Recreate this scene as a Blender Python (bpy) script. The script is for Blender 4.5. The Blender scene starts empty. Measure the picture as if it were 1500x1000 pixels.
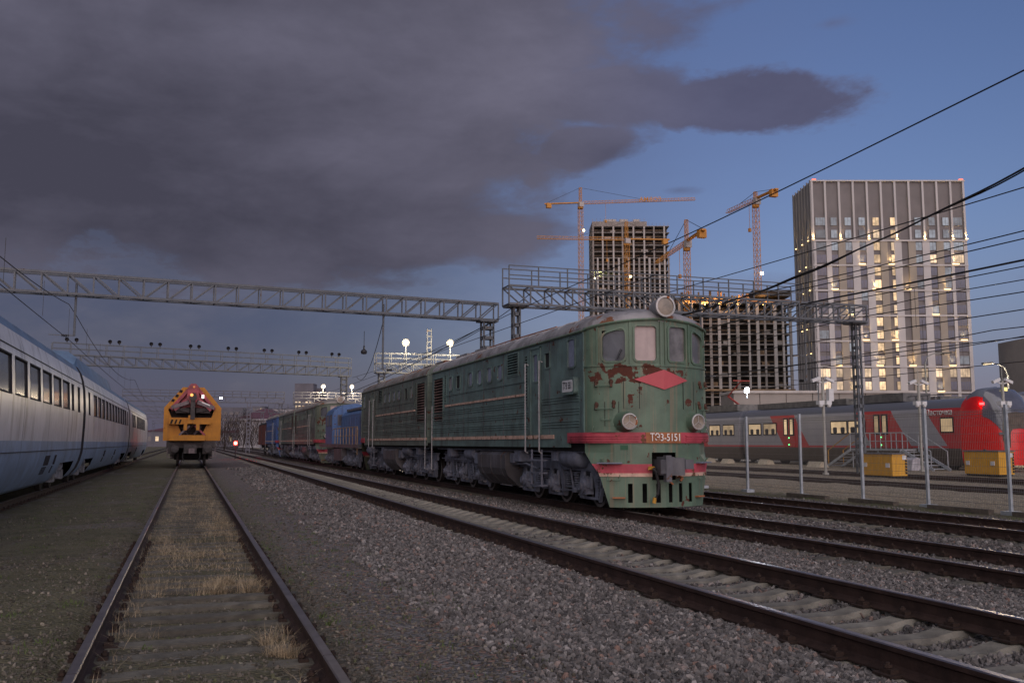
import bpy, bmesh, math, random
import numpy as np
from mathutils import Vector, Matrix, Euler
R = math.radians
PI = math.pi
random.seed(7); rng = np.random.default_rng(7)
scene = bpy.context.scene
COL = scene.collection

# constants that are tuned
SKY_STR = 0.155
SKY_TINT = (1.75, 1.0, 1.0)
CLOUD_D = (.060, .058, .085)
CLOUD_L = (.18, .172, .24)
SUN_E = 2.3

# ------------------------------------------------------------------ camera
F = 1350.0
PITCH = math.atan(148 / F)
YAW = math.atan(472.5 * math.cos(PITCH) / F)
cd = bpy.data.cameras.new('camera'); cam = bpy.data.objects.new('camera', cd); COL.objects.link(cam)
cam.location = (0, 0, 1.60)
cam.rotation_euler = (R(90) + PITCH, 0, -YAW)
cd.sensor_width = 36.0; cd.lens = 36.0 * F / 1500; cd.clip_end = 6000; cd.clip_start = 0.05
scene.camera = cam

# ------------------------------------------------------------------ sky
W = bpy.data.worlds.new('World'); scene.world = W; W.use_nodes = True
nt = W.node_tree; nt.nodes.clear()
def N(t, nt_=None, **kw):
    n = (nt_ or nt).nodes.new(t)
    for k, v in kw.items(): setattr(n, k, v)
    return n
def L(a, b, nt_=None): (nt_ or nt).links.new(a, b)
def M(op, a, b=None, c=None, nt_=None, clamp=False):
    t = nt_ or nt
    n = t.nodes.new('ShaderNodeMath'); n.operation = op; n.use_clamp = clamp
    for i, v in enumerate((a, b, c)):
        if v is None: continue
        if isinstance(v, (int, float)): n.inputs[i].default_value = v
        else: t.links.new(v, n.inputs[i])
    return n.outputs[0]
def sstep(x, a, b, nt_=None):
    t = nt_ or nt
    n = t.nodes.new('ShaderNodeMapRange'); n.interpolation_type = 'SMOOTHSTEP'
    t.links.new(x, n.inputs[0]); n.inputs[1].default_value = a; n.inputs[2].default_value = b
    return n.outputs[0]
SUN_EL, SUN_AZ = R(6), R(188)          # dusk glow from behind the camera (compass from +Y, clockwise)
tc = N('ShaderNodeTexCoord')
sky = N('ShaderNodeTexSky', sky_type='NISHITA', sun_disc=False, sun_elevation=SUN_EL, sun_rotation=SUN_AZ)
sky.air_density = 1.0; sky.dust_density = 1.0; sky.ozone_density = 4.0
rot = N('ShaderNodeVectorRotate', rotation_type='Z_AXIS'); rot.inputs['Angle'].default_value = YAW
L(tc.outputs['Generated'], rot.inputs['Vector'])
sx = N('ShaderNodeSeparateXYZ'); L(rot.outputs[0], sx.inputs[0])
az = M('ARCTAN2', sx.outputs[0], sx.outputs[1])
el = M('ARCSINE', sx.outputs[2])
cmb = N('ShaderNodeCombineXYZ'); L(M('MULTIPLY', az, 1.0), cmb.inputs[0]); L(M('MULTIPLY', el, 2.2), cmb.inputs[1])
def noise(scale, detail, rough=.55, off=0.0, dist=0.0):
    v = N('ShaderNodeVectorMath', operation='ADD'); L(cmb.outputs[0], v.inputs[0]); v.inputs[1].default_value = (off, off * .7, off)
    n = N('ShaderNodeTexNoise'); L(v.outputs[0], n.inputs['Vector']); n.inputs['Scale'].default_value = scale
    n.inputs['Detail'].default_value = detail; n.inputs['Roughness'].default_value = rough; n.inputs['Distortion'].default_value = dist
    return n.outputs[0]
n1 = noise(4.5, 8, .58, 3.1, .3); n2 = noise(2.2, 6, .5, 7.7, .5); n3 = noise(11, 7, .6, 1.2, .2)
def ell(px, py, rx, ry, slope=0.0):     # a cloud bank: centre and size given in the photo's angular frame
    a0 = math.atan((px - 750) / F); e0 = math.atan((648 - py) / F * math.cos(a0))
    dx = M('SUBTRACT', az, a0); dy = M('SUBTRACT', M('SUBTRACT', el, e0), M('MULTIPLY', dx, slope))
    return M('SUBTRACT', 1.0, M('SQRT', M('ADD', M('POWER', M('ABSOLUTE', M('DIVIDE', dx, rx / F)), 2.0), M('POWER', M('ABSOLUTE', M('DIVIDE', dy, ry / F)), 2.0))))
nn = M('SUBTRACT', n1, .5)
nf = M('SUBTRACT', n3, .5)
def mx(a, b): return M('MAXIMUM', a, b)
def mask(e, amp, a, b, ampf=.25): return sstep(M('ADD', M('ADD', e, M('MULTIPLY', nn, amp)), M('MULTIPLY', nf, ampf)), a, b)
main = mx(mask(ell(220, -10, 850, 450), .8, -.06, .30, .5), mask(ell(430, 300, 520, 170), .7, -.05, .42, .5))
lobe1 = mask(ell(1115, 132, 190, 62, -.02), 1.7, -.02, .34, .9)
lobe2 = mask(ell(890, 128, 200, 66, .0), 1.4, .0, .45, .6)
lobe3 = mask(ell(860, 205, 130, 60), 1.4, .05, .5, .6)
lobe4 = mask(ell(1000, 272, 90, 20), 1.6, .1, 1.6, .9)
lobe5 = mask(ell(1240, 10, 70, 22), 1.6, .1, 1.6, .9)
low = mask(ell(1010, 440, 700, 60), 1.6, .15, 1.0, .8)        # pale bank low over the roofs
dark = mx(mx(main, mx(lobe1, lobe2)), mx(mx(lobe3, lobe4), lobe5))
def rgbmix(f, a, b):
    n = N('ShaderNodeMix', data_type='RGBA')
    if isinstance(f, float): n.inputs[0].default_value = f
    else: L(f, n.inputs[0])
    for i, v in ((6, a), (7, b)):
        if isinstance(v, tuple): n.inputs[i].default_value = (*v, 1)
        else: L(v, n.inputs[i])
    return n.outputs[2]
# tint of the cloud: darker belly, paler violet towards its upper right edge
lift = M('ADD', M('MULTIPLY', sstep(az, -.55, .05), .30), M('MULTIPLY', sstep(el, .18, .46), .35))
lift = M('ADD', M('ADD', M('ADD', lift, M('MULTIPLY', M('SUBTRACT', n2, .5), 1.3)), M('MULTIPLY', nn, .75)), M('MULTIPLY', nf, .45), clamp=True)
cloudc = rgbmix(sstep(az, -.02, .26), rgbmix(lift, CLOUD_D, CLOUD_L), rgbmix(lift, (.062, .064, .118), (.12, .125, .21)))
skyl = N('ShaderNodeMix', data_type='RGBA'); skyl.blend_type = 'MULTIPLY'; skyl.inputs[0].default_value = 1
L(sky.outputs[0], skyl.inputs[6]); skyl.inputs[7].default_value = (*SKY_TINT, 1)
hzn = M('MULTIPLY', M('SUBTRACT', 1.0, sstep(el, .0, .24)), .75)
veil = M('MULTIPLY', M('SUBTRACT', 1.0, sstep(M('ADD', az, M('MULTIPLY', nn, .2)), -.35, .5)), .9)
palec = rgbmix(n2, (.13, .135, .22), (.20, .18, .25))
bg1 = N('ShaderNodeBackground'); L(skyl.outputs[2], bg1.inputs[0]); bg1.inputs[1].default_value = SKY_STR
bg2 = N('ShaderNodeBackground'); bg2.inputs[1].default_value = 1.0
veilc = rgbmix(sstep(el, .0, .2), (.068, .072, .125), (.052, .058, .105))
veilc = rgbmix(sstep(az, -.2, .45), veilc, (.135, .15, .265))
vc = rgbmix(M('MULTIPLY', low, .6), veilc, palec)
vc2 = rgbmix(dark, vc, cloudc)
L(vc2, bg2.inputs[0])
fac = mx(mx(dark, mx(veil, hzn)), M('MULTIPLY', low, .6))
ms = N('ShaderNodeMixShader'); L(fac, ms.inputs[0]); L(bg1.outputs[0], ms.inputs[1]); L(bg2.outputs[0], ms.inputs[2])
wo = N('ShaderNodeOutputWorld'); L(ms.outputs[0], wo.inputs[0])

# ------------------------------------------------------------------ dusk glow
sd = bpy.data.lights.new('sun', 'SUN'); sun = bpy.data.objects.new('sun', sd); COL.objects.link(sun)
sd.energy = SUN_E; sd.angle = R(100); sd.color = (1.0, .91, .87)
sdir = Vector((math.sin(SUN_AZ) * math.cos(R(27)), math.cos(SUN_AZ) * math.cos(R(27)), math.sin(R(27))))
sun.rotation_euler = (-sdir).to_track_quat('-Z', 'Y').to_euler()
scene.view_settings.view_transform = 'Standard'; scene.view_settings.look = 'None'
scene.view_settings.exposure = 0.0; scene.view_settings.gamma = 1.0
scene.view_settings.use_curve_mapping = False

# ------------------------------------------------------------------ helpers
class MB:
    def __init__(s): s.v = []; s.f = []; s.m = []; s.cur = 0
    def add(s, vs, fs):
        b = len(s.v); s.v += [tuple(p) for p in vs]; s.f += [tuple(i + b for i in f) for f in fs]; s.m += [s.cur] * len(fs); return s
    def box(s, c, d, rz=0.0, rx=0.0, ry=0.0):
        x, y, z = d[0] / 2, d[1] / 2, d[2] / 2
        vs = [Vector((i * x, j * y, k * z)) for i in (-1, 1) for j in (-1, 1) for k in (-1, 1)]
        if rz or rx or ry:
            m = Euler((rx, ry, rz)).to_matrix(); vs = [m @ v for v in vs]
        c = Vector(c)
        return s.add([v + c for v in vs], [(0, 1, 3, 2), (4, 6, 7, 5), (0, 4, 5, 1), (2, 3, 7, 6), (0, 2, 6, 4), (1, 5, 7, 3)])
    def bb(s, x0, x1, y0, y1, z0, z1): return s.box(((x0 + x1) / 2, (y0 + y1) / 2, (z0 + z1) / 2), (abs(x1 - x0), abs(y1 - y0), abs(z1 - z0)))
    def bar(s, p, q, w, h=None):
        p, q = Vector(p), Vector(q); d = q - p; h = h or w
        if d.length < 1e-6: return s
        d.normalize(); u = Vector((0, 0, 1)) if abs(d.z) < .95 else Vector((0, 1, 0))
        a = d.cross(u).normalized() * w / 2; b = a.cross(d).normalized() * h / 2
        vs = [e + i * a + j * b for e in (p, q) for i, j in ((-1, -1), (1, -1), (1, 1), (-1, 1))]
        return s.add(vs, [(0, 1, 2, 3), (7, 6, 5, 4), (0, 4, 5, 1), (1, 5, 6, 2), (2, 6, 7, 3), (3, 7, 4, 0)])
    def cyl(s, p, q, r, n=12, r2=None, caps=True):
        p, q = Vector(p), Vector(q); d = (q - p).normalized(); r2 = r if r2 is None else r2
        u = Vector((0, 0, 1)) if abs(d.z) < .95 else Vector((0, 1, 0))
        a = d.cross(u).normalized(); b = a.cross(d)
        vs = [e + (a * math.cos(t) + b * math.sin(t)) * rr for e, rr in ((p, r), (q, r2)) for t in [2 * PI * k / n for k in range(n)]]
        fs = [(k, (k + 1) % n, n + (k + 1) % n, n + k) for k in range(n)]
        if caps: fs += [tuple(range(n))[::-1], tuple(range(n, 2 * n))]
        return s.add(vs, fs)
    def tube(s, pts, r, n=6, closed=False):
        P = [Vector(p) for p in pts]; rings = []; k = len(P)
        for i, p in enumerate(P):
            a = P[(i - 1) % k] if (closed or i > 0) else p; b = P[(i + 1) % k] if (closed or i < k - 1) else p
            d = (b - a).normalized(); u = Vector((0, 0, 1)) if abs(d.z) < .9 else Vector((1, 0, 0))
            x = d.cross(u).normalized(); y = x.cross(d)
            rings.append([p + (x * math.cos(2 * PI * j / n) + y * math.sin(2 * PI * j / n)) * r for j in range(n)])
        vs = [v for g in rings for v in g]; fs = []
        for i in range(k if closed else k - 1):
            o = ((i + 1) % k) * n
            for j in range(n): fs.append((i * n + j, i * n + (j + 1) % n, o + (j + 1) % n, o + j))
        if not closed: fs += [tuple(range(n))[::-1], tuple(range((k - 1) * n, k * n))]
        return s.add(vs, fs)
    def lathe(s, c, axis, prof, n=20):       # prof: (distance along axis, radius)
        c = Vector(c); d = Vector(axis).normalized(); u = Vector((0, 0, 1)) if abs(d.z) < .95 else Vector((0, 1, 0))
        a = d.cross(u).normalized(); b = a.cross(d); vs = []; fs = []
        for (t, r) in prof: vs += [c + d * t + (a * math.cos(2 * PI * k / n) + b * math.sin(2 * PI * k / n)) * r for k in range(n)]
        for i in range(len(prof) - 1):
            for k in range(n): fs.append((i * n + k, i * n + (k + 1) % n, (i + 1) * n + (k + 1) % n, (i + 1) * n + k))
        return s.add(vs, fs)
    def prism(s, poly, fn, a, b):            # poly 2-D points, fn(p, t) -> 3-D
        n = len(poly); vs = [fn(p, a) for p in poly] + [fn(p, b) for p in poly]
        return s.add(vs, [tuple(range(n))[::-1], tuple(range(n, 2 * n))] + [(k, (k + 1) % n, n + (k + 1) % n, n + k) for k in range(n)])
    def grid(s, rows):
        n = len(rows[0]); vs = [p for r in rows for p in r]
        return s.add(vs, [(i * n + j, i * n + j + 1, (i + 1) * n + j + 1, (i + 1) * n + j) for i in range(len(rows) - 1) for j in range(n - 1)])
    def build(s, name, mat, parent=None, smooth=False, loc=None, auto=None):
        me = bpy.data.meshes.new(name); me.from_pydata([tuple(v) for v in s.v], [], s.f)
        mats = mat if isinstance(mat, (list, tuple)) else [mat]
        for m in mats: me.materials.append(m)
        if len(mats) > 1: me.polygons.foreach_set('material_index', s.m)
        bm = bmesh.new(); bm.from_mesh(me)
        if smooth: bmesh.ops.remove_doubles(bm, verts=bm.verts, dist=1e-4)
        bmesh.ops.recalc_face_normals(bm, faces=bm.faces); bm.to_mesh(me); bm.free()
        if smooth:
            me.polygons.foreach_set('use_smooth', [True] * len(me.polygons))
            me.set_sharp_from_angle(angle=R(auto or 35))
        o = bpy.data.objects.new(name, me); COL.objects.link(o); o.parent = parent
        if loc: o.location = loc
        return o
def tag(o, label=None, cat=None, group=None, kind=None):
    if label: o['label'] = label
    if cat: o['category'] = cat
    if group: o['group'] = group
    if kind: o['kind'] = kind
    return o
def thing(name, label, cat, loc=(0, 0, 0), rz=0.0, group=None):
    o = bpy.data.objects.new(name, None); COL.objects.link(o); o.location = loc; o.rotation_euler = (0, 0, rz)
    o.empty_display_size = .3
    return tag(o, label, cat, group)
def kids(o): return [c for c in bpy.data.objects if c.parent == o]
def tree_of(o): return (o, [tree_of(c) for c in list(kids(o))])
def copy_tree(t, parent=None, swap=None):
    o, ch = t; c = o.copy(); COL.objects.link(c); c.parent = parent
    if swap and c.type == 'MESH':
        for i, sl in enumerate(c.material_slots):
            if sl.material and sl.material.name in swap:
                nm_ = swap[sl.material.name]; sl.link = 'OBJECT'; sl.material = nm_
    for k in ch: copy_tree(k, c, swap)
    return c
def inst(src, name, parent, loc, rz=0.0, rx=0.0):   # another part that shares a mesh
    o = bpy.data.objects.new(name, src.data); COL.objects.link(o); o.parent = parent; o.location = loc; o.rotation_euler = (rx, 0, rz); return o
def text_mesh(name, body, size, mat, parent, matrix, extrude=.004, bold=0.0):
    cu = bpy.data.curves.new('letters', 'FONT'); cu.body = body; cu.size = size; cu.extrude = extrude; cu.align_x = 'CENTER'; cu.align_y = 'CENTER'
    cu.offset = bold; cu.resolution_u = 2
    t = bpy.data.objects.new('letters', cu); COL.objects.link(t)
    dg = bpy.context.evaluated_depsgraph_get(); me = bpy.data.meshes.new_from_object(t.evaluated_get(dg))
    bpy.data.objects.remove(t); me.materials.clear(); me.materials.append(mat)
    o = bpy.data.objects.new(name, me); COL.objects.link(o); o.parent = parent; o.matrix_local = matrix
    return o

# ------------------------------------------------------------------ materials
MATS = {}
def mat(name, base, rough=.6, metal=0.0, var=.18, scale=6.0, bump=0.0, bscale=40., rust=0.0, rustc=(.09, .032, .016), rscale=3.0,
        streak=0.0, streakc=(.04, .035, .03), sscale=(9, 9, .5), emis=None, estr=0.0, rnd=0.0, spec=.5, dirt=0.0, rband=None):
    if name in MATS: return MATS[name]
    m = bpy.data.materials.new(name); m.use_nodes = True; t = m.node_tree; bs = t.nodes['Principled BSDF']
    bs.inputs['Roughness'].default_value = rough; bs.inputs['Metallic'].default_value = metal; bs.inputs['Specular IOR Level'].default_value = spec
    if emis: bs.inputs['Emission Color'].default_value = (*emis, 1); bs.inputs['Emission Strength'].default_value = estr
    co = N('ShaderNodeTexCoord', t)
    def mixc(f, a, b, mode='MIX'):
        n = t.nodes.new('ShaderNodeMix'); n.data_type = 'RGBA'; n.blend_type = mode
        if isinstance(f, float): n.inputs[0].default_value = f
        else: t.links.new(f, n.inputs[0])
        for i, v in ((6, a), (7, b)):
            if isinstance(v, tuple): n.inputs[i].default_value = (*v, 1)
            else: t.links.new(v, n.inputs[i])
        return n.outputs[2]
    def nz(sc, det=5, ro=.6, vec=None, sv=None):
        n = t.nodes.new('ShaderNodeTexNoise'); n.inputs['Scale'].default_value = sc; n.inputs['Detail'].default_value = det; n.inputs['Roughness'].default_value = ro
        src = co.outputs['Object']
        if sv:
            mp = t.nodes.new('ShaderNodeMapping'); mp.inputs['Scale'].default_value = sv; t.links.new(src, mp.inputs[0]); src = mp.outputs[0]
        t.links.new(src, n.inputs['Vector']); return n.outputs[0]
    d = tuple(c * (1 - var) for c in base); l = tuple(min(1, c * (1 + var)) for c in base)
    c = mixc(sstep(nz(scale), .3, .7, t), d, l)
    if rnd:
        oi = t.nodes.new('ShaderNodeObjectInfo'); mr = t.nodes.new('ShaderNodeMapRange'); t.links.new(oi.outputs['Random'], mr.inputs[0])
        mr.inputs[3].default_value = 1 - rnd; mr.inputs[4].default_value = 1 + rnd
        vm = t.nodes.new('ShaderNodeVectorMath'); vm.operation = 'SCALE'; t.links.new(c, vm.inputs[0]); t.links.new(mr.outputs[0], vm.inputs['Scale']); c = vm.outputs[0]
    if streak: c = mixc(M('MULTIPLY', sstep(nz(1.0, 4, .6, sv=sscale), .5, .72, t), streak, nt_=t), c, streakc)
    if dirt: c = mixc(M('MULTIPLY', sstep(nz(.9, 8, .65), .42, .62, t), dirt, nt_=t), c, (.035, .03, .027))
    if rust or rband:
        rn = nz(rscale, 9, .62)
        if rband:       # peeling paint gathered round one place: height, half height, x, half width, amount
            zc, zw, xc, xw, am = rband; so = t.nodes.new('ShaderNodeSeparateXYZ'); t.links.new(co.outputs['Object'], so.inputs[0])
            wz = M('SUBTRACT', 1.0, M('MINIMUM', 1.0, M('ABSOLUTE', M('DIVIDE', M('SUBTRACT', so.outputs[2], zc, nt_=t), zw, nt_=t), nt_=t), nt_=t), nt_=t)
            wx = M('SUBTRACT', 1.0, M('MINIMUM', 1.0, M('ABSOLUTE', M('DIVIDE', M('SUBTRACT', so.outputs[0], xc, nt_=t), xw, nt_=t), nt_=t), nt_=t), nt_=t)
            wz = M('POWER', wz, .5, nt_=t); wx = M('POWER', wx, .4, nt_=t)
            rn = M('ADD', rn, M('MULTIPLY', M('MULTIPLY', wz, wx, nt_=t), am, nt_=t), nt_=t)
        f = sstep(rn, .66 - rust * .25, .675 - rust * .25, t)
        c = mixc(f, c, mixc(nz(14.), tuple(x * .55 for x in rustc), tuple(min(1, x * 1.7) for x in rustc)))
        t.links.new(mixc(f, (rough,) * 3, (.9,) * 3), bs.inputs['Roughness'])
    t.links.new(c, bs.inputs['Base Color'])
    if bump:
        b = t.nodes.new('ShaderNodeBump'); b.inputs['Strength'].default_value = bump; b.inputs['Distance'].default_value = .02
        t.links.new(nz(bscale, 6, .65), b.inputs['Height']); t.links.new(b.outputs[0], bs.inputs['Normal'])
    MATS[name] = m; return m
def win_emit(name, col, s):      # lit rooms: brightness differs from window to window and within one
    m = emit(name, col, s); t = m.node_tree; bs = t.nodes['Principled BSDF']
    oi = t.nodes.new('ShaderNodeObjectInfo'); co = t.nodes.new('ShaderNodeTexCoord'); ad = t.nodes.new('ShaderNodeVectorMath'); ad.operation = 'ADD'
    cb = t.nodes.new('ShaderNodeCombineXYZ'); L(M('MULTIPLY', oi.outputs['Random'], 90.0, nt_=t), cb.inputs[0], t)
    L(co.outputs['Object'], ad.inputs[0], t); L(cb.outputs[0], ad.inputs[1], t)
    n = t.nodes.new('ShaderNodeTexNoise'); n.inputs['Scale'].default_value = .9; n.inputs['Detail'].default_value = 2; L(ad.outputs[0], n.inputs['Vector'], t)
    a = t.nodes.new('ShaderNodeMapRange'); L(n.outputs[0], a.inputs[0], t); a.inputs[1].default_value = .3; a.inputs[2].default_value = .7; a.inputs[3].default_value = .6; a.inputs[4].default_value = 1.3
    b = t.nodes.new('ShaderNodeMapRange'); L(oi.outputs['Random'], b.inputs[0], t); b.inputs[3].default_value = .45; b.inputs[4].default_value = 1.35
    L(M('MULTIPLY', M('MULTIPLY', a.outputs[0], b.outputs[0], nt_=t), s, nt_=t), bs.inputs['Emission Strength'], t)
    return m
def emit(name, col, s): return mat(name, (.02, .02, .02), rough=.4, emis=col, estr=s, var=0)
# ================================================================== ground
TRK = dict(left=(-5.06, .16), A=(.15, .16), B=(5.28, .265), C=(10.55, .01), D=(14.6, .07), E=(26.7, .0), F=(33.9, .0), G=(43.75, .0))
XP = [(-4000, 0), (-60, 0), (-8, 0), (-6.6, .0), (-6.3, -.03), (-3.9, -.03), (-3.4, -.02), (-1.6, .035), (-.92, .035), (-.76, -.03), (-.3, -.016), (.6, -.016), (1.04, -.03), (1.22, .035), (1.6, .04), (2.2, .035), (3.3, .03), (3.75, .055),
      (4.2, .075), (4.5, .03), (4.85, .0), (5.7, .0), (6.05, .03), (6.4, .075), (6.9, .06), (7.6, -.06), (8.6, -.17), (9.1, -.205), (12.0, -.205), (12.9, -.17), (13.3, -.16), (16.0, -.16), (16.6, -.12), (17.6, -.1), (20.5, -.1), (22.5, 0.0), (24.5, -.02), (25.4, -.17), (28, -.17), (30, -.05), (32.4, -.16), (35.3, -.16), (37, -.02), (60, 0), (4000, 0)]
_xs = np.array([p[0] for p in XP], float); _zs = np.array([p[1] for p in XP], float)
def vnoise(x, y, seed=0):
    x = np.asarray(x, float); y = np.asarray(y, float)
    xi = np.floor(x).astype(np.int64); yi = np.floor(y).astype(np.int64); fx = x - xi; fy = y - yi
    fx = fx * fx * (3 - 2 * fx); fy = fy * fy * (3 - 2 * fy)
    def h(a, b):
        v = np.sin(a * 127.1 + b * 311.7 + seed * 74.7) * 43758.5453
        return v - np.floor(v)
    return (h(xi, yi) * (1 - fx) + h(xi + 1, yi) * fx) * (1 - fy) + (h(xi, yi + 1) * (1 - fx) + h(xi + 1, yi + 1) * fx) * fy
def gz(x, y):
    x = np.asarray(x, float); y = np.asarray(y, float)
    z = np.interp(x, _xs, _zs)
    amp = np.where(np.abs(y) < 150, 1.0, 0.0)
    return z + amp * ((vnoise(x * 1.3, y * 1.1, 1) - .5) * .05 + (vnoise(x * 5, y * 5, 2) - .5) * .025)
def spaced(stops):
    out = []
    for a, b, st in stops: out += list(np.arange(a, b, st))
    return out + [stops[-1][1]]
gx = spaced([(-4000, -400, 600), (-400, -60, 40), (-60, -12, 4), (-12, -7, .5), (-7, 8, .12), (8, 20, .2), (20, 45, .5), (45, 100, 5), (100, 400, 50), (400, 4000, 600)])
gy = spaced([(-4000, -200, 600), (-200, -20, 30), (-20, 2, 1.2), (2, 16, .12), (16, 40, .3), (40, 110, 1.2), (110, 400, 15), (400, 5600, 400)])
GX, GY = np.meshgrid(gx, gy); GZ = gz(GX, GY)
ny, nx = GX.shape
gm = bpy.data.meshes.new('ground'); gm.from_pydata(np.stack([GX, GY, GZ], -1).reshape(-1, 3).tolist(), [], [(i * nx + j, i * nx + j + 1, (i + 1) * nx + j + 1, (i + 1) * nx + j) for i in range(ny - 1) for j in range(nx - 1)])
gm.polygons.foreach_set('use_smooth', [True] * len(gm.polygons))
def ground_mat():
    m = bpy.data.materials.new('yard_ground'); m.use_nodes = True; t = m.node_tree; bs = t.nodes['Principled BSDF']; bs.inputs['Roughness'].default_value = .95
    bs.inputs['Specular IOR Level'].default_value = .2
    co = N('ShaderNodeTexCoord', t); sp = N('ShaderNodeSeparateXYZ', t); L(co.outputs['Object'], sp.inputs[0], t)
    def nz(sc, det=6, ro=.6):
        n = t.nodes.new('ShaderNodeTexNoise'); n.inputs['Scale'].default_value = sc; n.inputs['Detail'].default_value = det; n.inputs['Roughness'].default_value = ro
        L(co.outputs['Object'], n.inputs['Vector'], t); return n.outputs[0]
    def mixc(f, a, b):
        n = t.nodes.new('ShaderNodeMix'); n.data_type = 'RGBA'; L(f, n.inputs[0], t)
        for i, v in ((6, a), (7, b)):
            if isinstance(v, tuple): n.inputs[i].default_value = (*v, 1)
            else: L(v, n.inputs[i], t)
        return n.outputs[2]
    vo = t.nodes.new('ShaderNodeTexVoronoi'); vo.inputs['Scale'].default_value = 26; L(co.outputs['Object'], vo.inputs['Vector'], t)
    hs = t.nodes.new('ShaderNodeSeparateColor'); L(vo.outputs['Color'], hs.inputs[0], t)
    stone = mixc(hs.outputs[0], (.072, .066, .064), (.22, .205, .198))
    stone = mixc(sstep(hs.outputs[1], .82, .86, t), stone, (.24, .15, .12))
    soil = mixc(sstep(nz(2.2, 8, .7), .35, .65, t), (.070, .058, .045), (.20, .165, .125))
    soil = mixc(sstep(hs.outputs[2], .80, .9, t), soil, (.21, .19, .17))
    moss = mixc(nz(30), (.070, .070, .036), (.135, .132, .070))
    soil = mixc(M('MULTIPLY', sstep(M('ADD', nz(.55, 7), M('MULTIPLY', M('SUBTRACT', nz(12), .5), .25, nt_=t), nt_=t), .47, .62, t), .62, nt_=t), soil, moss)
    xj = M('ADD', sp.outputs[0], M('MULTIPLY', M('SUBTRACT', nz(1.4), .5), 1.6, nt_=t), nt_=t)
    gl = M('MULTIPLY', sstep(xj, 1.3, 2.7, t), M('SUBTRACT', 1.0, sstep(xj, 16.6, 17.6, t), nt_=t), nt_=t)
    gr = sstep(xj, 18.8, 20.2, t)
    vid = sstep(nz(.35, 5), .56, .64, t)
    gl = M('MAXIMUM', M('MAXIMUM', gl, gr, nt_=t), M('MULTIPLY', vid, .55, nt_=t), nt_=t)
    edge = M('MULTIPLY', vo.outputs['Distance'], 9.0, nt_=t)
    col = mixc(gl, soil, stone)
    yard = mixc(sstep(hs.outputs[0], .3, .9, t), (.20, .165, .11), (.52, .45, .32))  # yellow lamp light on the yard is put into the gravel colour
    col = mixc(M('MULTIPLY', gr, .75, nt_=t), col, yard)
    L(col, bs.inputs['Base Color'], t)
    b = t.nodes.new('ShaderNodeBump'); b.inputs['Strength'].default_value = .9; b.inputs['Distance'].default_value = .035
    hh = M('ADD', M('MULTIPLY', vo.outputs['Distance'], -1.0, nt_=t), M('MULTIPLY', nz(40), .5, nt_=t), nt_=t)
    L(hh, b.inputs['Height'], t); L(b.outputs[0], bs.inputs['Normal'], t)
    return m
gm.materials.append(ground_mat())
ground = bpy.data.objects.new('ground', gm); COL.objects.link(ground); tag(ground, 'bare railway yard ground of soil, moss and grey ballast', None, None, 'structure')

# ================================================================== tracks
m_rail = mat('rail_rust', (.052, .030, .024), .75, .3, .35, 5, .3, 30)
m_railtop = mat('rail_head_steel', (.30, .27, .27), .30, .9, .2, 3, 0)
m_railold = mat('rail_head_worn', (.22, .19, .185), .38, .8, .25, 3, 0)
m_conc = mat('sleeper_concrete', (.22, .205, .17), .9, 0, .22, 5, .5, 60, dirt=.6, rnd=.15)
m_oldconc = mat('sleeper_buried', (.125, .115, .092), .95, 0, .3, 5, .6, 50, dirt=.55, rnd=.18)
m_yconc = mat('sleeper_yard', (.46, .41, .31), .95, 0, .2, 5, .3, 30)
m_clip = mat('fastener_rust', (.045, .028, .022), .8, .3, .3, 20)
RP = [(-.075, 0), (.075, 0), (.075, .012), (.02, .030), (.009, .05), (.009, .125), (.034, .142), (.036, .172), (.028, .18), (-.028, .18), (-.036, .172), (-.034, .142), (-.009, .125), (-.009, .05), (-.02, .030), (-.075, .012)]
def rail(parent, x, ztop, y0, y1, mt, joints=()):
    b = MB(); n = len(RP); cuts = [y0] + sorted(joints) + [y1]
    for a, c in zip(cuts[:-1], cuts[1:]):
        for k in range(n):
            p, q = RP[k], RP[(k + 1) % n]; b.cur = 1 if k in (7, 8, 9) else 0
            ya, yb = a + .004, c - .004
            b.add([(x + p[0], ya, ztop - .18 + p[1]), (x + q[0], ya, ztop - .18 + q[1]), (x + q[0], yb, ztop - .18 + q[1]), (x + p[0], yb, ztop - .18 + p[1])], [(0, 1, 2, 3)])
        b.cur = 0
        b.add([(x + p[0], a + .004, ztop - .18 + p[1]) for p in RP], [tuple(range(n))])
    return b.build('rail', [m_rail, mt], parent)
def sleeper_mesh(kind):
    b = MB()
    if kind == 'concrete':     # high shoulders under the rails, low waist
        prof = [(-1.35, -.02), (-1.12, .0), (-.98, .0), (-.62, .0), (-.42, -.035), (.42, -.035), (.62, .0), (.98, .0), (1.12, .0), (1.35, -.02)]
        rows = []
        for (xx, zz) in prof: rows.append([(xx, -.15, -.2), (xx, -.135, zz - .035), (xx, -.095, zz), (xx, .095, zz), (xx, .135, zz - .035), (xx, .15, -.2)])
        b.grid(rows); b.add(rows[0], [(0, 1, 2, 3, 4, 5)]); b.add(rows[-1], [(5, 4, 3, 2, 1, 0)])
    else:
        b.box((0, 0, -.08), (2.7, .24, .16)); b.box((0, 0, .001), (2.62, .18, .006))
    return b
def clip_mesh():
    b = MB()
    b.box((0, 0, .008), (.34, .17, .016))
    for s in (-1, 1):
        b.box((s * .10, 0, .03), (.07, .10, .03)); b.cyl((s * .112, 0, .03), (s * .112, 0, .085), .016, 6); b.cyl((s * .112, 0, .052), (s * .112, 0, .07), .028, 6)
    return b
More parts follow.
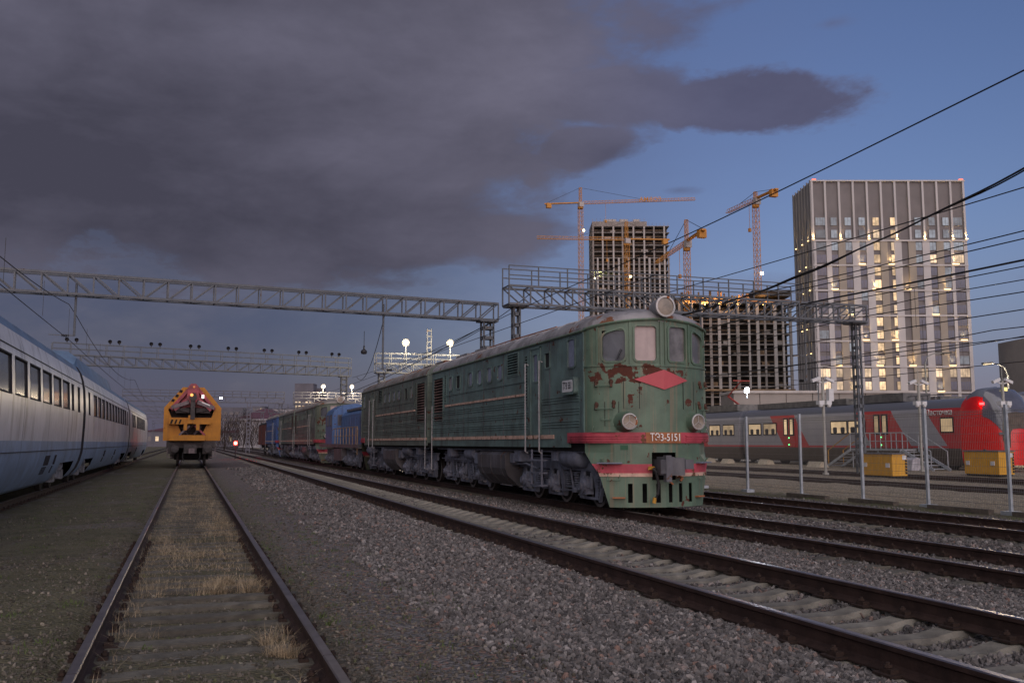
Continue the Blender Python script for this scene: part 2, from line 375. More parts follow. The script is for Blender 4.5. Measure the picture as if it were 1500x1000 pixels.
def track(key, y0, y1, ns, label, kind='concrete', mt=None, smat=None, clips=0, joints=(), ystart=None, zoff=0.0, step=.545):
    x, zt = TRK[key]; t = thing('railway_track', label, 'railway track', (x, 0, 0)); t['kind'] = 'structure'
    for s in (-1, 1): rail(t, s * .797, zt, y0, y1, mt or m_railtop, joints)
    zs = zt - .18; first = None; cf = None; y = ystart if ystart is not None else y0; k = 0; rest = MB(); rest_n = 0
    while y < min(y1, 130):
        jy = y + random.uniform(-.02, .02)
        if k < ns:
            dz = zoff + random.uniform(-.012, .006) * (1 if kind != 'concrete' else .4)
            if first is None: first = sleeper_mesh(kind).build('sleeper', smat or m_conc, t, loc=(0, jy, zs + dz))
            else: inst(first, 'sleeper', t, (0, jy, zs + dz), random.uniform(-.012, .012))
            if k < clips:
                for s in (-1, 1):
                    if cf is None: cf = clip_mesh().build('rail_fastener', m_clip, t, loc=(s * .797, jy, zs + .004))
                    else: inst(cf, 'rail_fastener', t, (s * .797, jy, zs + .004))
        else:
            rest.box((0, jy, zs - .09 + zoff), (2.7, .26, .16)); rest_n += 1
        y += step; k += 1
    if rest_n: tag(rest.build('distant_sleepers', smat or m_conc, t), kind='stuff')
    return t
track('A', 1.0, 190, 110, 'overgrown track with sunken sleepers running from the foreground to the yellow machine', 'wood', m_railold, m_oldconc, 26, (6.55, 19.1, 31.6, 44.1), 2.2, .02)
track('B', 1.5, 560, 150, 'empty ballasted track with pale concrete sleepers beside the green locomotive', 'concrete', m_railtop, m_conc, 60, (14.2, 39.2, 64.2), 1.8, -.004)
track('C', 3.0, 560, 60, 'rusty track that the green locomotive stands on', 'concrete', m_railold, m_oldconc, 30, (22.1,), 3.0, -.004)
track('D', 4.0, 560, 90, 'dark track between the green locomotive and the mesh fence', 'concrete', m_railold, m_oldconc, 40, (26.4,), 4.0, -.004)
track('left', 6.0, 300, 120, 'track under the grey and blue passenger train', 'concrete', m_railold, m_oldconc, 60, (), 6.0, .0, .6)
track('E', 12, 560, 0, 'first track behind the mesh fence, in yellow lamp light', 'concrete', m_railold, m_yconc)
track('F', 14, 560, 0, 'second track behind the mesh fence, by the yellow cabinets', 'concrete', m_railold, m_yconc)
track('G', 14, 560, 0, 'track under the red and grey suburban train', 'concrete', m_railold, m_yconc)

# ------------------------------------------------------------------ loose stones (instanced in geometry nodes)
def stone_mat(name, c0, c1, c2):
    m = bpy.data.materials.new(name); m.use_nodes = True; t = m.node_tree; bs = t.nodes['Principled BSDF']; bs.inputs['Roughness'].default_value = .9; bs.inputs['Specular IOR Level'].default_value = .25
    oi = t.nodes.new('ShaderNodeObjectInfo'); cr = t.nodes.new('ShaderNodeValToRGB'); L(oi.outputs['Random'], cr.inputs[0], t)
    e = cr.color_ramp.elements; e[0].color = (*c0, 1); e[1].color = (*c1, 1); e[1].position = .86
    a = e.new(.90); a.color = (*c2, 1); a = e.new(.96); a.color = tuple(x * 1.5 for x in c1) + (1,)
    co = t.nodes.new('ShaderNodeTexCoord'); n = t.nodes.new('ShaderNodeTexNoise'); n.inputs['Scale'].default_value = 2.2; L(co.outputs['Object'], n.inputs[0], t)
    mr = t.nodes.new('ShaderNodeMapRange'); L(n.outputs[0], mr.inputs[0], t); mr.inputs[3].default_value = .6; mr.inputs[4].default_value = 1.4
    vm = t.nodes.new('ShaderNodeVectorMath'); vm.operation = 'SCALE'; L(cr.outputs[0], vm.inputs[0], t); L(mr.outputs[0], vm.inputs['Scale'], t)
    L(vm.outputs[0], bs.inputs['Base Color'], t); return m
def stones(name, label, pts, size, m):
    me = bpy.data.meshes.new(name); n = len(pts); me.vertices.add(n); me.vertices.foreach_set('co', pts.astype(np.float32).ravel())
    def attr(nm, ty, fld, v): a = me.attributes.new(nm, ty, 'POINT'); a.data.foreach_set(fld, v)
    attr('rot', 'FLOAT_VECTOR', 'vector', (rng.random((n, 3)) * 6.28).astype(np.float32).ravel())
    attr('siz', 'FLOAT', 'value', size.astype(np.float32)); attr('pck', 'INT', 'value', rng.integers(0, 6, n).astype(np.int32))
    o = bpy.data.objects.new(name, me); COL.objects.link(o)
    g = bpy.data.node_groups.new(name, 'GeometryNodeTree'); g.interface.new_socket('Geometry', in_out='INPUT', socket_type='NodeSocketGeometry'); g.interface.new_socket('Geometry', in_out='OUTPUT', socket_type='NodeSocketGeometry')
    gi = g.nodes.new('NodeGroupInput'); go = g.nodes.new('NodeGroupOutput'); jn = g.nodes.new('GeometryNodeJoinGeometry')
    for k in range(6):
        ic = g.nodes.new('GeometryNodeMeshIcoSphere'); ic.inputs['Radius'].default_value = 1; ic.inputs['Subdivisions'].default_value = 1 if k % 2 else 2
        po = g.nodes.new('GeometryNodeInputPosition'); ad = g.nodes.new('ShaderNodeVectorMath'); ad.inputs[1].default_value = (k * 13.1, k * 7, 3); g.links.new(po.outputs[0], ad.inputs[0])
        tn = g.nodes.new('ShaderNodeTexNoise'); tn.inputs['Scale'].default_value = .9; tn.inputs['Detail'].default_value = 1; g.links.new(ad.outputs[0], tn.inputs['Vector'])
        sb = g.nodes.new('ShaderNodeVectorMath'); sb.operation = 'SUBTRACT'; g.links.new(tn.outputs['Color'], sb.inputs[0]); sb.inputs[1].default_value = (.5, .5, .5)
        sc = g.nodes.new('ShaderNodeVectorMath'); sc.operation = 'SCALE'; g.links.new(sb.outputs[0], sc.inputs[0]); sc.inputs['Scale'].default_value = 2.2
        sp = g.nodes.new('GeometryNodeSetPosition'); g.links.new(ic.outputs['Mesh'], sp.inputs['Geometry']); g.links.new(sc.outputs[0], sp.inputs['Offset'])
        tr = g.nodes.new('GeometryNodeTransform'); g.links.new(sp.outputs[0], tr.inputs['Geometry']); tr.inputs['Scale'].default_value = (1.1, .85, .62 + .08 * (k % 3))
        ss = g.nodes.new('GeometryNodeSetShadeSmooth'); ss.inputs['Shade Smooth'].default_value = False; g.links.new(tr.outputs[0], ss.inputs[0])
        sm = g.nodes.new('GeometryNodeSetMaterial'); sm.inputs['Material'].default_value = m; g.links.new(ss.outputs[0], sm.inputs[0])
        gt = g.nodes.new('GeometryNodeGeometryToInstance'); g.links.new(sm.outputs[0], gt.inputs[0]); g.links.new(gt.outputs[0], jn.inputs[0])
    ip = g.nodes.new('GeometryNodeInstanceOnPoints'); g.links.new(gi.outputs[0], ip.inputs['Points']); g.links.new(jn.outputs[0], ip.inputs['Instance']); ip.inputs['Pick Instance'].default_value = True
    def na(nm, ty):
        a = g.nodes.new('GeometryNodeInputNamedAttribute'); a.data_type = ty; a.inputs['Name'].default_value = nm; return a.outputs[0]
    g.links.new(na('pck', 'INT'), ip.inputs['Instance Index']); g.links.new(na('rot', 'FLOAT_VECTOR'), ip.inputs['Rotation']); g.links.new(na('siz', 'FLOAT'), ip.inputs['Scale'])
    g.links.new(ip.outputs[0], go.inputs[0]); md = o.modifiers.new('scatter', 'NODES'); md.node_group = g
    return tag(o, label, 'gravel', None, 'stuff')
def scatter(n, x0, x1, ya, yb, power=1.6, dens=None):
    u = rng.random(n); y = (ya ** (1 - power) + u * (yb ** (1 - power) - ya ** (1 - power))) ** (1 / (1 - power))
    x = x0 + rng.random(n) * (x1 - x0)
    if dens is not None:
        k = rng.random(n) < dens(x, y); x, y = x[k], y[k]
    return x, y
def in_view(x, y):      # keep stones that the photograph could see, with a margin
    a = np.arctan2(x, y); return (a > math.radians(-14)) & (a < math.radians(52))
m_st = stone_mat('ballast_stone', (.060, .056, .055), (.190, .176, .168), (.20, .125, .10))
m_st2 = stone_mat('soil_pebble', (.055, .05, .04), (.16, .14, .115), (.10, .11, .05))
X, Y = [], []
def patch(n, *a, **k):
    x, y = scatter(n, *a, **k); q = in_view(x, y); X.append(x[q]); Y.append(y[q])
patch(110000, 2.1, 4.55, 2.4, 60, dens=lambda x, y: np.clip((x - 2.1 + (vnoise(x * .9, y * .9, 5) - .5) * 1.8) / .9, 0, 1))
patch(36000, 4.5, 6.1, 3.5, 30, dens=lambda x, y: np.full_like(x, .30))
patch(64000, 6.3, 9.2, 4.5, 60)
patch(20000, 9.2, 13.0, 8, 30)
patch(16000, 13, 17.4, 10, 34)
X = np.concatenate(X); Y = np.concatenate(Y)
sz = (.009 + .026 * rng.random(len(X)) ** 2.2) * (1 + .35 * np.clip((Y - 8) / 20, 0, 3)); Z = gz(X, Y) + sz * .25
stones('ballast_gravel', 'grey crushed stone ballast lying between the tracks', np.stack([X, Y, Z], 1), sz, m_st)
X, Y = [], []
patch(70000, -3.6, -.75, 2.6, 45, dens=lambda x, y: np.clip(vnoise(x * 1.1, y * .8, 9) * 1.5 - .35, .05, 1))
patch(16000, -.6, .9, 2.6, 30)
patch(40000, .98, 3.0, 2.6, 34, dens=lambda x, y: np.clip(1.1 - (x - 1) * .35, .1, .9))
X = np.concatenate(X); Y = np.concatenate(Y)
sz = .004 + .016 * rng.random(len(X)) ** 4; Z = gz(X, Y) + sz * .2
stones('soil_pebbles', 'small pebbles strewn over the mossy soil beside the overgrown track', np.stack([X, Y, Z], 1), sz, m_st2)

# ------------------------------------------------------------------ grass
def grass(name, label, roots, hgt, m, wid=.003, lean=.5, curl=.6):
    n = len(roots); V = np.zeros((n, 7, 3)); a = rng.random(n) * 6.283; ln = lean * rng.random(n); w = wid * (.6 + .8 * rng.random(n))
    dx, dy = np.cos(a), np.sin(a); px, py = -dy, dx
    for k, t in enumerate((0, .35, .7, 1.0)):
        off = hgt * (ln * t + curl * ln * t * t); zz = hgt * t * (1 - .35 * ln * t)
        cx = roots[:, 0] + dx * off; cy = roots[:, 1] + dy * off; cz = roots[:, 2] + zz
        if k < 3:
            ww = w * (1 - .25 * k)
            V[:, 2 * k] = np.stack([cx + px * ww, cy + py * ww, cz], 1); V[:, 2 * k + 1] = np.stack([cx - px * ww, cy - py * ww, cz], 1)
        else: V[:, 6] = np.stack([cx, cy, cz], 1)
    me = bpy.data.meshes.new(name); me.vertices.add(n * 7); me.vertices.foreach_set('co', V.astype(np.float32).ravel())
    base = np.arange(n)[:, None] * 7
    q = (base[:, :, None] + np.array([[0, 1, 3, 2], [2, 3, 5, 4]])[None]).reshape(-1, 4); tr = (base + np.array([4, 5, 6])[None]).reshape(-1, 3)
    loops = np.concatenate([q.ravel(), tr.ravel()]); me.loops.add(len(loops)); me.loops.foreach_set('vertex_index', loops.astype(np.int32))
    st = np.concatenate([np.arange(len(q)) * 4, len(q) * 4 + np.arange(len(tr)) * 3]); me.polygons.add(len(st)); me.polygons.foreach_set('loop_start', st.astype(np.int32))
    me.update(calc_edges=True); me.materials.append(m); o = bpy.data.objects.new(name, me); COL.objects.link(o)
    return tag(o, label, 'grass', None, 'stuff')
m_straw = mat('dry_straw', (.36, .285, .185), .9, 0, .4, 9, spec=.2)
m_green = mat('green_weed', (.09, .13, .035), .85, 0, .4, 12, spec=.2)
def tufts(clumps):      # (x, y, radius, blades)
    P = []
    for (x, y, r, n) in clumps:
        a = rng.random(n) * 6.283; d = r * np.sqrt(rng.random(n)) ; xx = x + np.cos(a) * d; yy = y + np.sin(a) * d
        P.append(np.stack([xx, yy, gz(xx, yy) - .01], 1))
    return np.concatenate(P)
cl = []
for k in range(26): cl.append((random.uniform(.25, .85), 11.0 + random.uniform(-.35, .35), .11, 80))        # the row of dead grass across the track
for k in range(16): cl.append((random.uniform(-.5, .25), 10.9 + random.uniform(-.4, .3), .10, 24))
for k in range(10): cl.append((.72 + random.uniform(-.12, .1), 7.65 + random.uniform(-.35, .3), .07, 50))
for k in range(30): cl.append((-.48 + random.uniform(-.1, .22), random.uniform(8.5, 17), .12, 22))
for k in range(24): cl.append((.72 + random.uniform(-.2, .12), random.uniform(11.5, 26), .13, 30))
for k in range(150): cl.append((random.uniform(-.5, .8), random.uniform(12, 55), .22, 50))
for k in range(260): cl.append((random.uniform(18.7, 21.5), random.uniform(15, 46), .3, 26))
for k in range(40): cl.append((random.choice((-.48, .78)) + random.uniform(-.07, .07), random.uniform(4, 14), .06, 7))
r_ = tufts(cl); grass('dry_grass', 'tufts of dead straw coloured grass between the rails of the overgrown track', r_,   .055 + .13 * rng.random(len(r_)), m_straw, .0018, 1.3, .8)
cl = [(random.uniform(-.5, .8), random.uniform(11, 60), .3, 60) for k in range(260)]
r_ = tufts(cl); grass('straw_mat', 'low mat of dead grass covering the sleepers further along the overgrown track', r_, .03 + .06 * rng.random(len(r_)), m_straw, .003, 1.5, 1.2)
cl = [(random.uniform(-3.2, -.8), random.uniform(4, 40), .12, 16) for k in range(170)] + [(random.uniform(.98, 2.6), random.uniform(3.5, 30), .09, 18) for k in range(170)]
cl += [(random.uniform(-.4, .7), random.uniform(4.5, 11), .05, 14) for k in range(12)] + [(random.uniform(6.4, 9.6), random.uniform(9, 34), .09, 26) for k in range(34)] + [(random.uniform(16.6, 19), random.uniform(15, 40), .2, 34) for k in range(120)]
cl += [(-.50, 12.3, .05, 40), (.10, 5.9, .05, 40), (1.22, 8.2, .07, 30)]
r_ = tufts(cl); grass('green_weeds', 'small green weeds scattered beside the rails', r_, .02 + .055 * rng.random(len(r_)), m_green, .0035, .9, .9)
# ================================================================== diesel locomotives
def loco_mats(pre, green, side, roofc, rust, stripe=(.42, .06, .085)):
    d = dict(
        green=mat(pre + '_front_paint', green, .5, 0, .12, 2.2, .06, 8, rust * .10, (.075, .022, .013), 3.4, .8, (.22, .18, .12), (9, 9, .26), rband=(3.22, .26, -.62, 1.35, .225), dirt=.25),
        side=mat(pre + '_side_paint', side, .55, 0, .14, 2.5, .08, 10, rust * .12, (.075, .03, .018), 3.0, .6, (.035, .036, .032), (6, 2.2, .45), dirt=.38),
        roof=mat(pre + '_roof_paint', roofc, .7, 0, .22, 1.6, .15, 6, rust * .22, (.14, .055, .025), 1.9, .55, (.07, .055, .05), (3, 3.5, 1.2), dirt=.35),
        pink=mat(pre + '_waist_stripe', (.54, .36, .28), .7, 0, .2, 5, .1, 20, .3, (.12, .06, .035), 4, .5, (.16, .08, .05), (5, 5, 2)),
        red=mat(pre + '_red_band', stripe, .6, 0, .18, 3, .05, 20, .22, (.13, .055, .03), 2.6))
    return d
m_black = mat('gloss_black', (.012, .012, .014), .35, 0, .1)
m_dark = mat('dark_recess', (.010, .010, .011), .95, 0, .1)
m_brk = mat('bracket_rust', (.07, .03, .018), .85, 0, .3, 20)
m_louv = mat('louvre_rust', (.17, .10, .085), .8, 0, .25, 6, .1, 20, dirt=.5)
m_bogie = mat('bogie_grey', (.165, .18, .235), .65, 0, .28, 4, .15, 15, 0, streak=.4, streakc=(.03, .028, .026), sscale=(4, 4, 1.5), dirt=.42)
m_tank = mat('tank_dark', (.10, .10, .115), .5, 0, .2, 3, .1, 10, .06, (.10, .05, .03), 2.4, .4, (.2, .2, .21), (5, 5, .7), dirt=.5)
m_wheel = mat('wheel_iron', (.035, .03, .03), .8, .2, .3, 6)
m_tyre = mat('wheel_tyre', (.20, .185, .18), .55, .3, .25, 5)
m_glass = mat('dark_glass', (.05, .055, .07), .28, 0, .5, 2.2, spec=.5)
m_sidegl = mat('hazed_glass', (.16, .18, .24), .18, 0, .3, 2.2, spec=.8)  # paler blue base: sky light in and through the panes put into colour
m_blank = mat('papered_glass', (.42, .34, .33), .5, 0, .08, 3, streak=.35, streakc=(.30, .24, .23), sscale=(6, 6, .5))
m_cream = mat('dusty_glass', (.17, .165, .165), .16, 0, .45, 1.6, spec=.8)
m_chrome = mat('lamp_rim', (.42, .41, .40), .45, .4, .15, 6, rust=.25, rustc=(.35, .13, .05), rscale=5)
m_lens = mat('lamp_lens', (.22, .18, .14), .30, .0, .3, 4, spec=.6)
m_steel = mat('handrail_white', (.36, .36, .37), .5, 0, .15, 8)
m_white = mat('white_enamel', (.62, .63, .64), .5, 0, .05)
m_letter = mat('white_letter', (.75, .74, .72), .6, 0, .08, 12)
m_plate = mat('number_plate_paint', (.34, .125, .05), .7, 0, .08, 5, .1, 20)
m_ylw = mat('yellow_enamel', (.48, .25, .03), .6, 0, .2, 8)
m_rubber = mat('rubber_hose', (.02, .02, .022), .7)

PLAN = [(0, 0), (.30, .05), (.74, .165), (.86, .21), (1.15, .37), (1.40, .56), (1.53, .68), (1.60, .80), (1.63, .97)]
_pl = [0.0]
for (a, b) in zip(PLAN[:-1], PLAN[1:]): _pl.append(_pl[-1] + math.hypot(b[0] - a[0], b[1] - a[1]))
SC = _pl[-1]                                  # perimeter length to the straight side
def per(s, off=0.0, flat=15.8):
    sg = -1 if s < 0 else 1; a = abs(s)
    if a >= SC: return Vector((sg * (1.63 + off), PLAN[-1][1] + a - SC))
    for i in range(len(_pl) - 1):
        if a <= _pl[i + 1] + 1e-9: break
    t = (a - _pl[i]) / (_pl[i + 1] - _pl[i]); p, q = PLAN[i], PLAN[i + 1]
    def nrm(k):
        p0 = PLAN[max(0, k - 1)]; p1 = PLAN[min(len(PLAN) - 1, k + 1)]; d = Vector((p1[0] - p0[0], p1[1] - p0[1])).normalized(); return Vector((d.y, -d.x))
    n = (nrm(i) * (1 - t) + nrm(i + 1) * t)
    if i == 0: n = Vector((0, -1)) * (1 - t) + nrm(1) * t
    n.normalize(); x = p[0] + (q[0] - p[0]) * t + n.x * off; y = p[1] + (q[1] - p[1]) * t + n.y * off
    return Vector((sg * x, y))
def S_at(y): return SC + y - PLAN[-1][1]      # perimeter position of a point on the straight side
ZT = 4.27
def ztop(s):
    a = min(1.0, abs(s) / SC); return 4.50 - (4.50 - ZT) * a * a
def sp(s, z, off=0.0):
    p = per(s, off); return (p.x, p.y, z)
def shell(b, ss, zs, holes, zt=True):
    for i in range(len(ss) - 1):
        for j in range(len(zs) - 1):
            sm, zm = (ss[i] + ss[i + 1]) / 2, (zs[j] + zs[j + 1]) / 2
            if any(h[0] < sm < h[1] and h[2] < zm < h[3] for h in holes): continue
            def zz(s, z): return z if not (zt and z == zs[-1]) else ztop(s)
            b.add([sp(ss[i], zs[j]), sp(ss[i + 1], zs[j]), sp(ss[i + 1], zz(ss[i + 1], zs[j + 1])), sp(ss[i], zz(ss[i], zs[j + 1]))], [(0, 1, 2, 3)])
def rrect(w, h, r, n=4, skew=0.0):
    pts = []
    for cx, cy, a0 in ((w / 2 - r, h / 2 - r, 0), (-w / 2 + r, h / 2 - r, 90), (-w / 2 + r, -h / 2 + r, 180), (w / 2 - r, -h / 2 + r, 270)):
        for k in range(n + 1):
            a = R(a0 + 90 * k / n); x, y = cx + r * math.cos(a), cy + r * math.sin(a)
            if y > 0: y += skew * x / w * (y / (h / 2))
            pts.append((x, y))
    return pts
def window(root, s0, z0, w, h, mf, mg, r=.07, skew=0.0, rim=.045, name='window', depth=.035, pane_mat=None, nb=6):
    o = rrect(w + .07, h + .07, r + .03, nb, skew); i = rrect(w - .02, h - .02, r, nb, skew); n = len(o); b = MB()
    rows = [[sp(s0 + p[0], z0 + p[1], d) for p in q + [q[0]]] for q, d in ((o, .001), (o, .022), (i, .026), (i, -depth))]
    b.grid(rows); f = b.build(name, mf, root, True, auto=30)
    g = MB(); k = max(2, int(w / .12))
    ins = [(x, y) for x, y in i]
    c = sp(s0, z0, -depth); g.add([sp(s0 + x, z0 + y, -depth) for x, y in ins], [tuple(range(n))]); g.build('pane', mg, f)
    return f
def strip(b, s0, s1, z0, z1, o0, o1, step=.2):
    n = max(1, int(abs(s1 - s0) / step)); ss = sorted(set([s0 + (s1 - s0) * k / n for k in range(n + 1)] + [sg * q for q in _pl for sg in (-1, 1) if s0 < sg * q < s1]))
    rows = [[sp(s, z, o) for s in ss] for z, o in ((z0, o0), (z0, o1), (z1, o1), (z1, o0), (z0, o0))]
    b.grid(rows)
    for s in (ss[0], ss[-1]): b.add([sp(s, z0, o0), sp(s, z0, o1), sp(s, z1, o1), sp(s, z1, o0)], [(0, 1, 2, 3)])
LEN = 15.75
def bogie(root, y0, ax):
    """three-axle bogie, one side frame each side, with arches, boxes, springs and brake gear"""
    for i, a in enumerate(ax):
        w = MB()
        for s in (-1, 1): w.lathe((s * .72, a, .525), (s, 0, 0), [(0, .05), (0, .56), (.03, .56), (.032, .525), (.14, .522), (.14, .44), (.10, .40), (.09, .12), (.16, .10), (.16, 0)], 28)
        w.cyl((-.7, a, .525), (.7, a, .525), .09, 10); wh = w.build('wheelset', m_wheel, root, True)
        t = MB()
        for s in (-1, 1): t.lathe((s * .862, a, .525), (s, 0, 0), [(0, .524), (.012, .523), (.012, .455), (0, .45)], 32)
        t.build('tyre', m_tyre, wh, True)
    for s in (-1, 1):
        f = MB(); x = s * 1.10
        f.bb(x - .05, x + .05, ax[0] - .8, ax[-1] + .8, .88, 1.16); f.bb(x - .10, x + .10, ax[0] - .8, ax[-1] + .8, 1.14, 1.18)
        for a in ax:
            n = 12; poly = [(a + .58 * math.cos(PI * k / n), .50 + .58 * math.sin(PI * k / n)) for k in range(n + 1)] + [(a + .37 * math.cos(PI - PI * k / n), .50 + .42 * math.sin(PI - PI * k / n)) for k in range(n + 1)]
            vs = [(x + e * .07, p[0], p[1]) for e in (-1, 1) for p in poly]; m = len(poly); h = n + 1
            fs = []
            for k in range(n):
                fs += [(k, k + 1, m - 2 - k, m - 1 - k), (m + k + 1, m + k, 2 * m - 1 - k, 2 * m - 2 - k), (k, m + k, m + k + 1, k + 1), (m - 1 - k, m - 2 - k, 2 * m - 2 - k, 2 * m - 1 - k)]
            f.add(vs, fs)
            for e in (-1, 1): f.bb(x - .06, x + .06, a + e * .475 - .09, a + e * .475 + .09, .22, .55)
            f.bb(x - .04, x + .04, a - .58, a + .58, .20, .26)
        f.build('side_frame', m_bogie, root)
        for a in ax:
            q = MB(); q.bb(x + s * .0, x + s * .20, a - .17, a + .17, .33, .72); q.lathe((x + s * .2, a, .525), (s, 0, 0), [(0, .17), (.05, .16), (.07, .10), (.12, .09), (.12, 0)], 12)
            for e in (-1, 1): q.cyl((x + s * .07, a + e * .21, .46), (x + s * .07, a + e * .21, .86), .05, 8); q.box((x + s * .12, a + e * .12, .62), (.12, .05, .30), rx=e * .4)
            q.build('axle_box', m_bogie, root)
        for k in range(len(ax) - 1):
            a = (ax[k] + ax[k + 1]) / 2; q = MB()
            for e in (-.28, .28):
                for j in range(6): q.lathe((x + s * .02, a + e, .50 + j * .058), (0, 0, 1), [(0, .06), (.015, .088), (.035, .088), (.05, .06)], 12)
            for j in range(5): q.box((x + s * .02, a, .84 - j * .022), (.12, .95 - j * .13, .018))
            q.bb(x - .07, x + .07, a - .42, a + .42, .44, .49); q.build('spring', m_bogie, root)
            q = MB(); q.box((x - s * .2, a - .42, .52), (.10, .07, .42), rx=.15); q.box((x - s * .2, a + .42, .52), (.10, .07, .42), rx=-.15)
            q.bar((x + s * .13, a - .6, .40), (x + s * .13, a + .6, .36), .035); q.bar((x + s * .14, a - .1, .95), (x + s * .16, a - .35, .40), .04); q.bb(x, x + s * .2, a - .5, a - .36, .34, .46)
            q.build('brake_rigging', m_bogie, root)
        q = MB(); yc = (ax[0] + ax[1]) / 2 - .3
        q.lathe((x + s * .08, yc - .35, 1.12), (0, 1, 0), [(0, 0), (0, .13), (.04, .15), (.24, .15), (.27, .19), (.46, .19), (.5, .12), (.5, 0)], 18); q.bar((x + s * .08, yc + .15, 1.1), (x + s * .08, yc + .9, 1.02), .045)
        q.build('brake_cylinder', m_bogie, root)
        q = MB()
        q.tube([(x + s * .12, ax[0] - .75, 1.2), (x + s * .12, ax[0] - .4, 1.24), (x + s * .12, ax[-1] + .5, 1.24)], .022); q.box((x + s * .03, ax[0] - .72, .42), (.08, .05, .55), rx=.35); q.box((x, ax[0] - .74, .75), (.14, .1, .5))
        for j in range(7): q.box((x + s * .02, ax[0] - .63, .32 + j * .07), (.16, .10, .02))
        q.build('sand_pipe', m_bogie, root)
def section(name, label, cat, P, loc, rz=0, group=None, full=True, texts=True):
    t = thing(name, label, cat, loc, rz, group)
    G, SD, RF, PK, RD = P['green'], P['side'], P['roof'], P['pink'], P['red']
    e0 = S_at(LEN)
    # --- openings: (s centre, z centre, width, height, radius, skew, pane)
    FW = [(-1.19, 3.87, .56, .74, .14, .16, m_glass), (-.43, 3.93, .54, .84, .08, .0, m_blank), (.43, 3.93, .54, .84, .08, -.0, m_cream), (1.19, 3.87, .56, .74, .14, -.16, m_cream)]
    holes = [(a - w / 2, a + w / 2, z - h / 2, z + h / 2) for a, z, w, h, r, k, g in FW]
    SW = []
    for sg in (-1, 1):
        SW.append((sg * S_at(1.72), 3.80, .46, .70, .06, m_sidegl))               # cab side window
        SW.append((sg * S_at(3.35), 3.76, .34, .40, .03, m_dark))
        SW.append((sg * S_at(4.25), 3.62, .36, .75, .05, m_sidegl))               # door window
        for yy in (7.35, 8.4, 9.45, 10.5): SW.append((sg * S_at(yy), 3.72, .46, .46, .10, m_sidegl))
        SW.append((sg * S_at(12.0), 3.72, .46, .46, .04, m_dark)); SW.append((sg * S_at(13.0), 3.72, .42, .50, .10, m_cream))
    holes += [(a - w / 2, a + w / 2, z - h / 2, z + h / 2) for a, z, w, h, r, g in SW]
    vents = [(sg * S_at(y), z, w, h, n) for sg in (-1, 1) for y, z, w, h, n in ((14.75, 3.2, 1.35, 1.62, 15), (6.15, 3.86, .95, .62, 8), (4.98, 3.3, .22, 1.4, 16), (13.75, 3.55, .22, 1.0, 12))]
    holes += [(a - w / 2, a + w / 2, z - h / 2, z + h / 2) for a, z, w, h, n in vents]
    ss = sorted(set([round(v, 4) for h in holes for v in h[:2]] + [round(sg * q, 4) for q in _pl for sg in (-1, 1)] + [round(sg * S_at(y), 4) for sg in (-1, 1) for y in (2, 3, 5.5, 7, 9, 11, 13, LEN)]))
    zs = sorted(set([1.58, 2.0, 2.6, 3.3] + [round(v, 4) for h in holes for v in h[2:]] + [4.42]))
    # shells: cab front and side walls are separate sheets
    bf, bl = MB(), MB()
    sf = [s for s in ss if abs(s) <= S_at(.97) + .001]; shell(bf, sf, zs, holes)
    bf.build('cab_front', G, t, True, auto=25)
    for sg in (-1, 1):
        q = MB(); shell(q, [s for s in ss if sg * s >= SC - .001], zs, holes); q.build('side_wall', SD, t)
    # inner darkness and floor
    b = MB(); b.bb(-1.48, 1.48, .9, LEN - .1, 1.6, 4.2); b.build('interior', m_dark, t)
    for a, z, w, h, r, k, g in FW: window(t, a, z, w, h, G, g, r, k)
    for a, z, w, h, r, g in SW: window(t, a, z, w, h, SD, g, r, depth=.006, rim=.03)
    for a, z, w, h, n in vents:
        b = MB(); strip(b, a - w / 2 - .03, a - w / 2 + .02, z - h / 2, z + h / 2, 0, .02); strip(b, a + w / 2 - .02, a + w / 2 + .03, z - h / 2, z + h / 2, 0, .02)
        strip(b, a - w / 2 - .03, a + w / 2 + .03, z + h / 2 - .0, z + h / 2 + .04, 0, .02); strip(b, a - w / 2 - .03, a + w / 2 + .03, z - h / 2 - .04, z - h / 2, 0, .02)
        fr = b.build('louvre_panel', SD, t); slat0 = None
        for k in range(n):
            zk = z - h / 2 + h * (k + .5) / n; p = per(a)
            if slat0 is None: q = MB(); q.box((0, 0, 0), (.085, w, .014), ry=(.75 if a > 0 else -.75)); slat0 = q.build('slat', m_louv if w > 1.2 else SD, fr, loc=(p.x - .01 * (1 if a > 0 else -1), p.y, zk))
            else: inst(slat0, 'slat', fr, (p.x - .01 * (1 if a > 0 else -1), p.y, zk))
    # front mullions
    for s in (-1.58, -.80, -.06, .06, .80, 1.58):
        b = MB(); strip(b, s - .022, s + .022, 3.42, ztop(s) - .03, 0, .028); b.build('mullion', G, t)
    b = MB(); strip(b, -SC - .05, SC + .05, 3.385, 3.42, 0, .025); b.build('sill_bead', G, t, True)
    # gutter round the roof edge
    b = MB(); ss2 = sorted(set([sg * S_at(y) for sg in (-1, 1) for y in (1.5, 4, 8, 12, LEN)] + [sg * _pl[-1] * k / 12 for sg in (-1, 1) for k in range(13)]))
    b.tube([sp(s, ztop(s) + .01, .03) for s in ss2], .032, 6); b.build('gutter', G, t, True)
    # vertical bead where front meets side
    for sg in (-1, 1):
        b = MB(); strip(b, sg * SC - .03, sg * SC + .03, 1.62, ZT, 0, .03); b.build('corner_bead', SD, t)
    # roof, lofted from the gutter inwards
    b = MB(); cols = sorted(set([sg * S_at(y) for sg in (-1, 1) for y in np.arange(1.2, LEN + .01, .485)] + [sg * _pl[-1] * k / 10 for sg in (-1, 1) for k in range(11)]))
